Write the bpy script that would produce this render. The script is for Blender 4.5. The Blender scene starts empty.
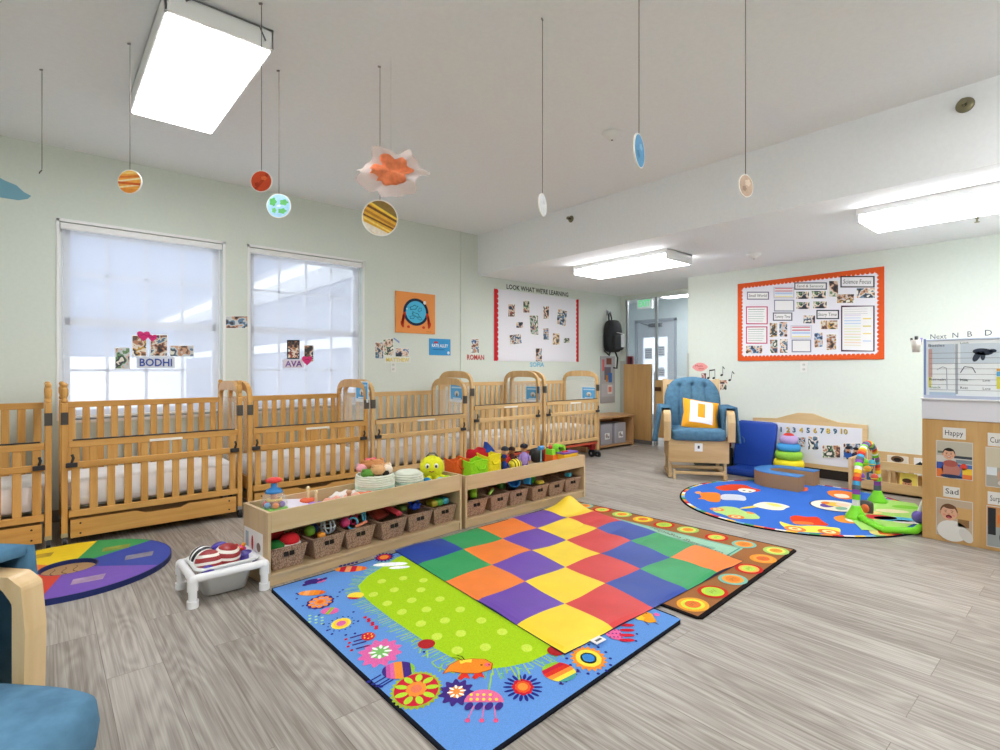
import bpy, math, random
from mathutils import Matrix, Vector
from math import sin, cos, pi, radians as R
S = bpy.context.scene
C = S.collection
random.seed(7)

# ------------------------------------------------------------------ camera
FPX, CY, CAMZ = 530.7, 369.0, 1.15          # focal length in pixels, horizon row, eye height
_tx, _ty = 615 / FPX, -458 / FPX
_nx, _ny = math.hypot(1, _tx), math.hypot(1, _ty)
FW = Vector((1 / _nx, 1 / _ny))             # camera forward on the floor plan
RT = Vector((_tx / _nx, _ty / _ny))         # camera right
cam = bpy.data.cameras.new('camera'); camo = bpy.data.objects.new('camera', cam); C.objects.link(camo)
camo.location = (0, 0, CAMZ)
camo.rotation_euler = (R(90), 0, math.atan2(FW.y, FW.x) - pi / 2)
cam.sensor_width = 36; cam.lens = FPX / 1000 * 36; cam.shift_y = (CY - 375) / 1000
cam.clip_start = .02; cam.clip_end = 200
S.camera = camo
# ------------------------------------------------------------------ view, world
S.view_settings.view_transform = 'Standard'; S.view_settings.look = 'None'
S.view_settings.exposure = 1.1; S.view_settings.gamma = 1.0
S.view_settings.use_curve_mapping = False
S.cycles.max_bounces = 10; S.cycles.diffuse_bounces = 6; S.cycles.transparent_max_bounces = 16
S.cycles.sample_clamp_indirect = 6.0
S.cycles.caustics_reflective = False; S.cycles.caustics_refractive = False
S.cycles.use_denoising = True
w = bpy.data.worlds.new('world'); S.world = w; w.use_nodes = True
bg = w.node_tree.nodes['Background']; bg.inputs['Color'].default_value = (.86, .93, 1, 1)
bg.inputs['Strength'].default_value = 1.5
LAMP = 9.0                                   # radiance of every fluorescent diffuser

# ------------------------------------------------------------------ measuring: a pixel of the photograph -> a point on a known plane
def ray(px, py):
    r = (px - 500) / FPX; d = FW + RT * r
    return Vector((d.x, d.y, (CY - py) / FPX))
def onz(px, py, z=0.0):
    d = ray(px, py); t = (z - CAMZ) / d.z
    return Vector((d.x * t, d.y * t, z))
def ony(px, py, y=5.2):
    d = ray(px, py); t = y / d.y
    return Vector((d.x * t, y, CAMZ + d.z * t))
def onx(px, py, x=6.26):
    d = ray(px, py); t = x / d.x
    return Vector((x, d.y * t, CAMZ + d.z * t))
def ats(px, py, a):                          # point at distance a along the viewing direction
    d = ray(px, py)
    return Vector((d.x * a, d.y * a, CAMZ + d.z * a))

# ------------------------------------------------------------------ materials
def lin(h):
    h = h.lstrip('#'); v = [int(h[i:i + 2], 16) / 255 for i in (0, 2, 4)]
    return tuple((c / 12.92 if c <= .04045 else ((c + .055) / 1.055) ** 2.4) for c in v) + (1,)
_mc = {}
def new_mat(key):
    m = bpy.data.materials.new(key); m.use_nodes = True
    return m, m.node_tree.nodes, m.node_tree.links, m.node_tree.nodes['Principled BSDF']
def M(h, rough=.55, metal=0, emit=0, spec=.4):
    k = ('M', h, rough, metal, emit, spec)
    if k not in _mc:
        m, n, l, b = new_mat('paint_' + h.strip('#'))
        b.inputs['Base Color'].default_value = lin(h); b.inputs['Roughness'].default_value = rough
        b.inputs['Metallic'].default_value = metal; b.inputs['Specular IOR Level'].default_value = spec
        if emit:
            b.inputs['Emission Color'].default_value = lin(h); b.inputs['Emission Strength'].default_value = emit
        _mc[k] = m
    return _mc[k]
def noisy(h, scale=60, amt=.15, rough=.8, bump=.15, key='F', dist=.002, spec=.2):
    """a colour broken up by fine noise: carpet, cloth, paper, plaster"""
    k = (key, h, scale, amt, rough, bump)
    if k not in _mc:
        m, n, l, b = new_mat('cloth_' + h.strip('#'))
        tc = n.new('ShaderNodeTexCoord'); no = n.new('ShaderNodeTexNoise')
        no.inputs['Scale'].default_value = scale; no.inputs['Detail'].default_value = 3
        l.new(tc.outputs['Object'], no.inputs['Vector'])
        hs = n.new('ShaderNodeMixRGB'); hs.blend_type = 'MULTIPLY'; hs.inputs[0].default_value = 1
        hs.inputs[1].default_value = lin(h)
        cr = n.new('ShaderNodeValToRGB'); cr.color_ramp.elements[0].position = .3; cr.color_ramp.elements[1].position = .7
        a = 1 - amt; cr.color_ramp.elements[0].color = (a, a, a, 1); g = 1 + amt * .6
        cr.color_ramp.elements[1].color = (g, g, g, 1)
        l.new(no.outputs['Fac'], cr.inputs[0]); l.new(cr.outputs[0], hs.inputs[2]); l.new(hs.outputs[0], b.inputs['Base Color'])
        b.inputs['Roughness'].default_value = rough; b.inputs['Specular IOR Level'].default_value = spec
        if bump:
            bp = n.new('ShaderNodeBump'); bp.inputs['Strength'].default_value = bump; bp.inputs['Distance'].default_value = dist
            l.new(no.outputs['Fac'], bp.inputs['Height']); l.new(bp.outputs[0], b.inputs['Normal'])
        _mc[k] = m
    return _mc[k]
def carpet(h): return noisy(h, 230, .16, .95, .5, 'carpet', .003, .05)
def denim(h): return noisy(h, 22, .2, .9, .25, 'denim', .004, .1)
def wood(h1, h2, axis=2, sc=9, rough=.42):
    k = ('wood', h1, h2, axis, sc)
    if k not in _mc:
        m, n, l, b = new_mat('wood_' + h1.strip('#'))
        tc = n.new('ShaderNodeTexCoord'); mp = n.new('ShaderNodeMapping')
        s = [sc, sc, sc]; s[axis] = sc * .09; mp.inputs['Scale'].default_value = s
        no = n.new('ShaderNodeTexNoise'); no.inputs['Scale'].default_value = 1.6; no.inputs['Detail'].default_value = 7
        no.inputs['Roughness'].default_value = .62; no.inputs['Distortion'].default_value = .5
        cr = n.new('ShaderNodeValToRGB'); cr.color_ramp.elements[0].position = .32; cr.color_ramp.elements[1].position = .68
        cr.color_ramp.elements[0].color = lin(h1); cr.color_ramp.elements[1].color = lin(h2)
        l.new(tc.outputs['Object'], mp.inputs[0]); l.new(mp.outputs[0], no.inputs['Vector'])
        l.new(no.outputs['Fac'], cr.inputs[0]); l.new(cr.outputs[0], b.inputs['Base Color'])
        b.inputs['Roughness'].default_value = rough; b.inputs['Specular IOR Level'].default_value = .35
        _mc[k] = m
    return _mc[k]
def clear(h='#ffffff', fac=.25, rough=.15, key='clear'):
    """thin clear plastic or glass: mostly see-through with a little gloss and tint"""
    k = (key, h, fac)
    if k not in _mc:
        m, n, l, b = new_mat('clear_' + h.strip('#'))
        tr = n.new('ShaderNodeBsdfTransparent'); mx = n.new('ShaderNodeMixShader'); mx.inputs[0].default_value = fac
        b.inputs['Base Color'].default_value = lin(h); b.inputs['Roughness'].default_value = rough
        l.new(tr.outputs[0], mx.inputs[1]); l.new(b.outputs[0], mx.inputs[2])
        l.new(mx.outputs[0], n['Material Output'].inputs['Surface'])
        _mc[k] = m
    return _mc[k]
def wicker():
    if 'wicker' not in _mc:
        m, n, l, b = new_mat('wicker')
        tc = n.new('ShaderNodeTexCoord')
        mp = n.new('ShaderNodeMapping'); mp.inputs['Scale'].default_value = (170, 170, 110)
        l.new(tc.outputs['Object'], mp.inputs[0])
        vo = n.new('ShaderNodeTexVoronoi'); vo.inputs['Scale'].default_value = 1.0
        l.new(mp.outputs[0], vo.inputs['Vector'])
        cr = n.new('ShaderNodeValToRGB'); cr.color_ramp.elements[0].color = lin('#c09e84'); cr.color_ramp.elements[1].color = lin('#7d604c')
        cr.color_ramp.elements[0].position = .1; cr.color_ramp.elements[1].position = .8
        l.new(vo.outputs['Distance'], cr.inputs[0]); l.new(cr.outputs[0], b.inputs['Base Color'])
        bp = n.new('ShaderNodeBump'); bp.inputs['Distance'].default_value = .004; bp.inputs['Strength'].default_value = .8; bp.invert = True
        l.new(vo.outputs['Distance'], bp.inputs['Height']); l.new(bp.outputs[0], b.inputs['Normal'])
        b.inputs['Roughness'].default_value = .8
        _mc['wicker'] = m
    return _mc['wicker']
def picture(seed, dark=.0):
    """a busy snapshot: blotches of photograph-like colours"""
    k = ('pic', seed)
    if k not in _mc:
        rnd = random.Random(seed)
        m, n, l, b = new_mat('snapshot')
        tc = n.new('ShaderNodeTexCoord'); mp = n.new('ShaderNodeMapping')
        mp.inputs['Location'].default_value = (rnd.random() * 50, rnd.random() * 50, rnd.random() * 50)
        vo = n.new('ShaderNodeTexNoise'); vo.inputs['Scale'].default_value = 9 + rnd.random() * 6; vo.inputs['Detail'].default_value = 2.2; vo.inputs['Roughness'].default_value = .6
        vo.inputs['Distortion'].default_value = .1
        l.new(tc.outputs['Object'], mp.inputs[0]); l.new(mp.outputs[0], vo.inputs['Vector'])
        cr = n.new('ShaderNodeValToRGB'); cr.color_ramp.interpolation = 'CONSTANT'
        cols = ['#23242b', rnd.choice(['#6d5346', '#3c4a66', '#5b4038']), rnd.choice(['#c89b7f', '#d8b49c', '#b98465']), rnd.choice(['#d9d4c9', '#c8ccd0', '#e8ddd0']),
                rnd.choice(['#a8503f', '#4a76a8', '#c79a4a', '#6a8f62', '#5f7f9c']), '#3a3a40', '#e9e4da']
        e = cr.color_ramp.elements; e[0].color = lin(cols[0]); e[0].position = 0; e[1].position = .36; e[1].color = lin(cols[1])
        for p, c in zip((.42, .47, .52, .57, .64), cols[2:]):
            q = e.new(p); q.color = lin(c)
        l.new(vo.outputs['Fac'], cr.inputs[0]); l.new(cr.outputs[0], b.inputs['Base Color'])
        b.inputs['Roughness'].default_value = .45
        _mc[k] = m
    return _mc[k]

# ------------------------------------------------------------------ mesh builder
class MB:
    def __init__(s, mat=None):
        s.V = []; s.F = []; s.I = []; s.SM = []; s.mats = []; s.mi = 0; s.T = Matrix()
        if mat: s.m(mat)
    def m(s, mat):
        if mat not in s.mats: s.mats.append(mat)
        s.mi = s.mats.index(mat); return s
    def at(s, loc=(0, 0, 0), rz=0, rx=0, ry=0, sc=1):
        s.T = Matrix.Translation(Vector(loc)) @ Matrix.Rotation(rz, 4, 'Z') @ Matrix.Rotation(ry, 4, 'Y') @ Matrix.Rotation(rx, 4, 'X') @ Matrix.Scale(sc, 4)
        return s
    def add(s, vs, fs, smooth=False):
        k = len(s.V); s.V += [tuple(s.T @ Vector(v)) for v in vs]
        for f in fs: s.F.append([i + k for i in f]); s.I.append(s.mi); s.SM.append(smooth)
        return s
    def box(s, c, d, top=None):
        x, y, z = c; a, b, h = d[0] / 2, d[1] / 2, d[2] / 2; t = top or (1, 1)
        vs = [(x + i * a * (t[0] if k > 0 else 1), y + j * b * (t[1] if k > 0 else 1), z + k * h) for k in (-1, 1) for j in (-1, 1) for i in (-1, 1)]
        return s.add(vs, [(0, 2, 3, 1), (4, 5, 7, 6), (0, 1, 5, 4), (2, 6, 7, 3), (0, 4, 6, 2), (1, 3, 7, 5)])
    def bx(s, x0, x1, y0, y1, z0, z1): return s.box(((x0 + x1) / 2, (y0 + y1) / 2, (z0 + z1) / 2), (abs(x1 - x0), abs(y1 - y0), abs(z1 - z0)))
    def cyl(s, p0, p1, r0, r1=None, n=14, cap=True):
        r1 = r0 if r1 is None else r1; p0 = Vector(p0); p1 = Vector(p1); d = (p1 - p0).normalized()
        u = d.orthogonal().normalized(); v = d.cross(u); vs = []
        for p, r in ((p0, r0), (p1, r1)):
            vs += [tuple(p + (u * cos(2 * pi * i / n) + v * sin(2 * pi * i / n)) * r) for i in range(n)]
        s.add(vs, [(i, (i + 1) % n, n + (i + 1) % n, n + i) for i in range(n)], True)
        if cap: s.add(vs, [tuple(range(n))[::-1], tuple(range(n, 2 * n))])
        return s
    def tube(s, pts, r, n=8, closed=False, radii=None):
        pts = [Vector(p) for p in pts]; N = len(pts); vs = []; fs = []; u = None
        for i, p in enumerate(pts):
            a = pts[(i - 1) % N] if (closed or i) else p; b = pts[(i + 1) % N] if (closed or i < N - 1) else p
            d = (b - a).normalized()
            u = d.orthogonal().normalized() if u is None else (u - d * u.dot(d)).normalized()
            v = d.cross(u); rr = radii[i] if radii else r
            vs += [tuple(p + (u * cos(2 * pi * j / n) + v * sin(2 * pi * j / n)) * rr) for j in range(n)]
        for i in range(N if closed else N - 1):
            k = (i + 1) % N
            fs += [(i * n + j, i * n + (j + 1) % n, k * n + (j + 1) % n, k * n + j) for j in range(n)]
        if not closed: fs += [tuple(range(n))[::-1], tuple(range((N - 1) * n, N * n))]
        return s.add(vs, fs, True)
    def lathe(s, c, prof, n=20, sx=1, sy=1):
        vs = []; fs = []; K = len(prof)
        for r, z in prof: vs += [(c[0] + r * sx * cos(2 * pi * i / n), c[1] + r * sy * sin(2 * pi * i / n), c[2] + z) for i in range(n)]
        for k in range(K - 1): fs += [(k * n + i, k * n + (i + 1) % n, (k + 1) * n + (i + 1) % n, (k + 1) * n + i) for i in range(n)]
        fs += [tuple(range(n))[::-1], tuple(range((K - 1) * n, K * n))]
        return s.add(vs, fs, True)
    def ball(s, c, r, n=16, k=10):
        if not hasattr(r, '__len__'): r = (r, r, r)
        return s.pillow(c, (2 * r[0], 2 * r[1], 2 * r[2]), 1, 1, n, k)
    def pillow(s, c, d, e1=.4, e2=.4, n=24, k=12, fn=None):
        """superellipsoid: e small = boxy cushion"""
        f = lambda w, e: math.copysign(abs(w) ** e, w); vs = []; fs = []
        for a in range(k + 1):
            th = -pi / 2 + pi * a / k
            for b in range(n):
                ph = 2 * pi * b / n
                v = [d[0] / 2 * f(cos(th), e1) * f(cos(ph), e2), d[1] / 2 * f(cos(th), e1) * f(sin(ph), e2), d[2] / 2 * f(sin(th), e1)]
                if fn: v = fn(v)
                vs.append((c[0] + v[0], c[1] + v[1], c[2] + v[2]))
        for a in range(k): fs += [(a * n + b, a * n + (b + 1) % n, (a + 1) * n + (b + 1) % n, (a + 1) * n + b) for b in range(n)]
        return s.add(vs, fs, True)
    def prism(s, poly, t0, t1, plane='xy', smooth=False):
        """extrude a 2-D outline; plane xy -> along z, xz -> along y, yz -> along x"""
        n = len(poly)
        g = {'xy': lambda p, t: (p[0], p[1], t), 'xz': lambda p, t: (p[0], t, p[1]), 'yz': lambda p, t: (t, p[0], p[1])}[plane]
        vs = [g(p, t0) for p in poly] + [g(p, t1) for p in poly]
        s.add(vs, [(i, (i + 1) % n, n + (i + 1) % n, n + i) for i in range(n)], smooth)
        return s.add(vs, [tuple(range(n))[::-1], tuple(range(n, 2 * n))])
    def torus(s, c, Rr, r, n=28, k=10, sz=1):
        vs = []; fs = []
        for i in range(n):
            a = 2 * pi * i / n
            vs += [(c[0] + (Rr + r * cos(2 * pi * j / k)) * cos(a), c[1] + (Rr + r * cos(2 * pi * j / k)) * sin(a), c[2] + r * sz * sin(2 * pi * j / k)) for j in range(k)]
        for i in range(n):
            q = (i + 1) % n
            fs += [(i * k + j, q * k + j, q * k + (j + 1) % k, i * k + (j + 1) % k) for j in range(k)]
        return s.add(vs, fs, True)
    def grid(s, fn, nu, nv, smooth=True, thick=None):
        vs = [tuple(fn(i / nu, j / nv)) for j in range(nv + 1) for i in range(nu + 1)]; W = nu + 1
        fs = [(j * W + i, j * W + i + 1, (j + 1) * W + i + 1, (j + 1) * W + i) for j in range(nv) for i in range(nu)]
        return s.add(vs, fs, smooth)
    def build(s, name, parent=None, bevel=0, seg=2, solid=0, sub=0, recenter=True):
        me = bpy.data.meshes.new(name); off = Vector((0, 0, 0))
        if parent is None and recenter and s.V:
            xs, ys, zs = zip(*s.V); off = Vector(((min(xs) + max(xs)) / 2, (min(ys) + max(ys)) / 2, min(zs)))
        me.from_pydata([tuple(Vector(v) - off) for v in s.V], [], s.F)
        for mt in s.mats: me.materials.append(mt)
        me.polygons.foreach_set('material_index', s.I); me.polygons.foreach_set('use_smooth', s.SM)
        me.update()
        o = bpy.data.objects.new(name, me); C.objects.link(o); o.location = off
        if parent: o.parent = parent
        if solid: q = o.modifiers.new('s', 'SOLIDIFY'); q.thickness = solid; q.offset = 0
        if bevel: q = o.modifiers.new('b', 'BEVEL'); q.width = bevel; q.segments = seg; q.limit_method = 'ANGLE'; q.harden_normals = False
        if sub: q = o.modifiers.new('u', 'SUBSURF'); q.levels = sub; q.render_levels = sub
        return o
def tag(o, label, cat, group=None, kind=None):
    if label: o['label'] = label
    if cat: o['category'] = cat
    if group: o['group'] = group
    if kind: o['kind'] = kind
    return o
def thing(name, label, cat, loc=(0, 0, 0), rz=0, group=None):
    o = bpy.data.objects.new(name, None); C.objects.link(o); o.location = loc; o.rotation_euler = (0, 0, rz); o.empty_display_size = .05
    return tag(o, label, cat, group)
def struct(o):
    o['kind'] = 'structure'; return o
def copy_tree(o, parent=None):
    c = o.copy(); C.objects.link(c); c.parent = parent
    for ch in [x for x in C.objects if x.parent == o]: copy_tree(ch, c)
    return c

# ------------------------------------------------------------------ flat printed or woven pattern on a plane
_tc = {}
def text_geo(txt, bold=False):
    k = (txt, bold)
    if k not in _tc:
        cu = bpy.data.curves.new('t', 'FONT'); cu.body = txt; cu.resolution_u = 2; cu.size = 1
        if bold: cu.offset = .022
        o = bpy.data.objects.new('t', cu); C.objects.link(o); bpy.context.view_layer.update()
        me = bpy.data.meshes.new_from_object(o.evaluated_get(bpy.context.evaluated_depsgraph_get()))
        vs = [(v.co.x, v.co.y) for v in me.vertices]; fs = [tuple(p.vertices) for p in me.polygons]
        bpy.data.objects.remove(o); bpy.data.curves.remove(cu); bpy.data.meshes.remove(me)
        xs = [v[0] for v in vs] or [0]; ys = [v[1] for v in vs] or [0]
        _tc[k] = (vs, fs, min(xs), max(xs), min(ys), max(ys))
    return _tc[k]
class CV:
    """2-D canvas on a plane (origin o, axes u, v, normal n); all of it becomes ONE mesh"""
    def __init__(s, o, u, v, n, eps=.0004, base=0.0, mf=None):
        s.o = Vector(o); s.u = Vector(u); s.v = Vector(v); s.n = Vector(n); s.eps = eps; s.base = base
        s.mb = MB(); s.L = 0; s.mf = mf or (lambda h: M(h, .7, spec=.2))
    def P(s, x, y, h): return tuple(s.o + s.u * x + s.v * y + s.n * h)
    def mat(s, h): s.mb.m(s.mf(h) if isinstance(h, str) else h)
    def poly(s, pts, h, L=None):
        s.mat(h); z = s.base + (s.L if L is None else L) * s.eps
        s.mb.add([s.P(x, y, z) for x, y in pts], [tuple(range(len(pts)))]); return s
    def slab(s, pts, h, t):
        s.mat(h); n = len(pts); vs = [s.P(x, y, 0) for x, y in pts] + [s.P(x, y, t) for x, y in pts]
        s.mb.add(vs, [(i, (i + 1) % n, n + (i + 1) % n, n + i) for i in range(n)] + [tuple(range(n))[::-1], tuple(range(n, 2 * n))])
        s.base = t; s.L = 1; return s
    def rect(s, x0, y0, x1, y1, h, L=None): return s.poly([(x0, y0), (x1, y0), (x1, y1), (x0, y1)], h, L)
    def ell(s, x, y, a, b, h, L=None, rot=0, n=20, a0=0, a1=2 * pi, wob=0, wn=0):
        pts = []
        for i in range(n):
            t = a0 + (a1 - a0) * i / (n if a1 - a0 > 6.2 else n - 1); k = 1 + wob * cos(wn * t)
            X, Y = a * k * cos(t), b * k * sin(t); pts.append((x + X * cos(rot) - Y * sin(rot), y + X * sin(rot) + Y * cos(rot)))
        return s.poly(pts, h, L)
    def line(s, pts, w, h, L=None):
        for (a, b), (c, d) in zip(pts, pts[1:]):
            q = math.hypot(c - a, d - b) or 1; nx, ny = -(d - b) / q * w / 2, (c - a) / q * w / 2
            s.poly([(a + nx, b + ny), (c + nx, d + ny), (c - nx, d - ny), (a - nx, b - ny)], h, L)
        return s
    def text(s, txt, x, y, hgt, h, wid=None, L=None, bold=False, rot=0, center=False):
        vs, fs, x0, x1, y0, y1 = text_geo(txt, bold); k = hgt / max(.01, text_geo('H')[5]); kx = k if wid is None else wid / max(.01, x1 - x0)
        s.mat(h); z = s.base + (s.L if L is None else L) * s.eps; ox = (x1 - x0) * kx / 2 if center else 0
        out = []
        for a, b in vs:
            X, Y = (a - x0) * kx - ox, b * k; out.append(s.P(x + X * cos(rot) - Y * sin(rot), y + X * sin(rot) + Y * cos(rot), z))
        s.mb.add(out, fs); return s
    def build(s, name, parent=None, **k): return s.mb.build(name, parent, **k)
def north(y=5.2, mf=None, eps=.0005): return CV((0, y, 0), (1, 0, 0), (0, 0, 1), (0, -1, 0), eps, mf=mf)
def east(x=6.26, mf=None, eps=.0005): return CV((x, 0, 0), (0, -1, 0), (0, 0, 1), (-1, 0, 0), eps, mf=mf)    # u = -y
def NP(px, py, y=5.2): p = ony(px, py, y); return (p.x, p.z)
def EP(px, py, x=6.26): p = onx(px, py, x); return (-p.y, p.z)
def quad(a, b, c, d): return [a, b, c, d]
# ================================================================== SETTING
WX0, WX1, WY0, WY1 = -2.3, 6.26, -2.6, 5.2
HC, HS, BX, PX = 2.82, 2.32, 4.12, 7.06
def floor_mat():
    m, n, l, b = new_mat('grey_plank_floor')
    tc = n.new('ShaderNodeTexCoord'); mp = n.new('ShaderNodeMapping'); mp.inputs['Rotation'].default_value = (0, 0, pi / 2)
    l.new(tc.outputs['Object'], mp.inputs[0])
    br = n.new('ShaderNodeTexBrick'); br.offset = .37; br.offset_frequency = 2
    for k, v in (('Scale', 1), ('Brick Width', 1.22), ('Row Height', .18), ('Mortar Size', .0012), ('Mortar Smooth', .1), ('Bias', 0)): br.inputs[k].default_value = v
    br.inputs['Color1'].default_value = (.0, .0, .0, 1); br.inputs['Color2'].default_value = (1, 1, 1, 1); br.inputs['Mortar'].default_value = (.5, .5, .5, 1)
    l.new(mp.outputs[0], br.inputs['Vector'])
    # every plank gets its own piece of grain: shift the grain pattern by the plank's random value
    mul = n.new('ShaderNodeVectorMath'); mul.operation = 'SCALE'; mul.inputs['Scale'].default_value = 13.7
    l.new(br.outputs['Color'], mul.inputs[0])
    ad = n.new('ShaderNodeVectorMath'); ad.operation = 'ADD'; l.new(tc.outputs['Object'], ad.inputs[0]); l.new(mul.outputs[0], ad.inputs[1])
    m2 = n.new('ShaderNodeMapping'); m2.inputs['Scale'].default_value = (60, 1.1, 1); l.new(ad.outputs[0], m2.inputs[0])
    n1 = n.new('ShaderNodeTexNoise'); n1.inputs['Scale'].default_value = 1.3; n1.inputs['Detail'].default_value = 8; n1.inputs['Roughness'].default_value = .68; n1.inputs['Distortion'].default_value = .6
    l.new(m2.outputs[0], n1.inputs['Vector'])
    m3 = n.new('ShaderNodeMapping'); m3.inputs['Scale'].default_value = (7, .9, 1); l.new(ad.outputs[0], m3.inputs[0])
    n2 = n.new('ShaderNodeTexNoise'); n2.inputs['Scale'].default_value = .9; n2.inputs['Detail'].default_value = 1.5
    l.new(m3.outputs[0], n2.inputs['Vector'])
    wv = n.new('ShaderNodeMath'); wv.operation = 'MULTIPLY'; wv.inputs[1].default_value = 110; l.new(n2.outputs['Fac'], wv.inputs[0])
    sn = n.new('ShaderNodeMath'); sn.operation = 'SINE'; l.new(wv.outputs[0], sn.inputs[0])
    mr = n.new('ShaderNodeMapRange'); mr.inputs[1].default_value = -1; mr.inputs[2].default_value = 1; mr.inputs[3].default_value = -.06; mr.inputs[4].default_value = .05
    l.new(sn.outputs[0], mr.inputs[0])
    su = n.new('ShaderNodeMath'); su.operation = 'ADD'; l.new(n1.outputs['Fac'], su.inputs[0]); l.new(mr.outputs[0], su.inputs[1])
    pv = n.new('ShaderNodeMapRange'); pv.inputs[3].default_value = -.07; pv.inputs[4].default_value = .07; l.new(br.outputs['Color'], pv.inputs[0])
    s2 = n.new('ShaderNodeMath'); s2.operation = 'ADD'; l.new(su.outputs[0], s2.inputs[0]); l.new(pv.outputs[0], s2.inputs[1])
    cr = n.new('ShaderNodeValToRGB'); e = cr.color_ramp.elements
    e[0].position = .3; e[0].color = lin('#7b7269'); e[1].position = .7; e[1].color = lin('#b5aea6')
    q = e.new(.5); q.color = lin('#9a928a')
    l.new(s2.outputs[0], cr.inputs[0])
    mx = n.new('ShaderNodeMixRGB'); mx.blend_type = 'MULTIPLY'; mx.inputs[2].default_value = (.55, .52, .5, 1)
    l.new(br.outputs['Fac'], mx.inputs[0]); l.new(cr.outputs[0], mx.inputs[1]); l.new(mx.outputs[0], b.inputs['Base Color'])
    b.inputs['Roughness'].default_value = .42; b.inputs['Specular IOR Level'].default_value = .4
    bp = n.new('ShaderNodeBump'); bp.inputs['Strength'].default_value = .12; bp.inputs['Distance'].default_value = .002
    l.new(s2.outputs[0], bp.inputs['Height']); l.new(bp.outputs[0], b.inputs['Normal'])
    return m
WALL = noisy('#dbe2da', 40, .02, .8, .04, 'plaster', .001); CEIL = noisy('#f3f5f8', 40, .02, .85, .04, 'plaster', .001)
WHITE = M('#f1f1f2', .4); TRIM = M('#e3e6e0', .5)
m = MB(floor_mat()); m.bx(WX0 - .2, PX + .1, WY0 - .2, WY1 + .15, -.1, 0); m.bx(PX + .1, 9.4, 2.9, 7.1, -.1, 0); struct(m.build('floor', recenter=False))
m = MB(CEIL); m.bx(WX0, BX, WY0, WY1, HC, HC + .1); m.bx(BX, PX + .02, WY0, WY1, HS, HC + .1)   # high ceiling and the lowered one behind its drop
struct(m.build('ceiling', recenter=False))
W1 = (.10, 1.222, .76, 2.266); W2 = (1.444, 2.566, .76, 2.274)
m = MB(WALL); T = .16
for x0, x1, z0, z1 in ((WX0 - .2, W1[0], 0, 3), (W1[1], W2[0], 0, 3), (W2[1], PX + .1, 0, 3), (W1[0], W1[1], 0, W1[2]), (W1[0], W1[1], W1[3], 3), (W2[0], W2[1], 0, W2[2]), (W2[0], W2[1], W2[3], 3)):
    m.bx(x0, x1, WY1, WY1 + T, z0, z1)
struct(m.build('wall_north', recenter=False))
m = MB(WALL); m.bx(WX1, WX1 + .14, WY0, 3.571, 0, HS); struct(m.build('wall_east', recenter=False))
m = MB(WALL); m.bx(WX0, WX1 + .1, WY0 - .12, WY0, 0, 3); struct(m.build('wall_south', recenter=False))
m = MB(WALL); m.bx(WX0 - .12, WX0, WY0, WY1, 0, 3); struct(m.build('wall_west', recenter=False))
m = MB(WALL); m.bx(3.845, 3.875, WY1 - .012, WY1, 0, HC); struct(m.build('trim_1', bevel=.003))
m = MB(M('#8e8880', .6)); m.bx(WX0, 7.05, WY1 - .012, WY1, 0, .09); struct(m.build('baseboard_north', bevel=.002))
m = MB(M('#8e8880', .6)); m.bx(WX1 - .012, WX1, WY0, 3.571, 0, .09); struct(m.build('baseboard_east', bevel=.002))
m = MB(M('#b9bab4', .5)); m.bx(WX1 - .012, WX1 + .03, 3.555, 3.583, 0, 1.35); struct(m.build('trim_2', bevel=.003))
m = MB(M('#b9bab4', .5)); m.bx(PX - .03, PX - .005, 5.12, 5.19, 0, 1.28); struct(m.build('trim_3', bevel=.003))

# windows ----------------------------------------------------------
GLASS = clear('#dfe8f0', .08, .05)
def window(i, w):
    x0, x1, z0, z1 = w
    f = MB(WHITE)
    for a in ((x0, x0 + .035, z0, z1), (x1 - .035, x1, z0, z1), (x0, x1, z0, z0 + .04), (x0, x1, z1 - .04, z1)): f.bx(a[0], a[1], 5.28, 5.35, a[2], a[3])
    o = struct(f.build('window_%d' % i, bevel=.003)); off = o.location.copy()
    def sub(nm, mb): q = mb.build(nm, bevel=0, recenter=False); q.parent = o; q.location = -off
    mr = 1.52
    s = MB(WHITE)
    for a in ((x0 + .035, x0 + .065, z0 + .04, z1 - .04), (x1 - .065, x1 - .035, z0 + .04, z1 - .04), (x0 + .035, x1 - .035, mr - .03, mr + .03), (x0 + .035, x1 - .035, z0 + .04, z0 + .07), (x0 + .035, x1 - .035, z1 - .07, z1 - .04)):
        s.bx(a[0], a[1], 5.29, 5.33, a[2], a[3])
    sub('sash', s)
    g = MB(WHITE); W = x1 - x0 - .07
    for k in (1, 2, 3): g.bx(x0 + .035 + W * k / 4 - .011, x0 + .035 + W * k / 4 + .011, 5.30, 5.32, z0 + .06, z1 - .06)
    for z in ((z0 + mr) / 2 - .0, (mr + z1) / 2 + .0): g.bx(x0 + .05, x1 - .05, 5.30, 5.32, z - .011, z + .011)
    sub('muntin_grid', g)
    g = MB(GLASS); g.bx(x0 + .05, x1 - .05, 5.308, 5.312, z0 + .05, z1 - .05); sub('pane', g)
    s = MB(WHITE); s.bx(x0 - .0, x1 + .0, 5.185, 5.28, z0 - .025, z0); sub('sill', s)
    t = MB(WHITE)                         # thin casing round the opening
    t.bx(x0 - .018, x0, 5.188, 5.2, z0, z1 + .02); t.bx(x1, x1 + .018, 5.188, 5.2, z0, z1 + .02); t.bx(x0 - .018, x1 + .018, 5.188, 5.2, z1, z1 + .022); sub('casing', t)
window(1, W1); window(2, W2)
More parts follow.
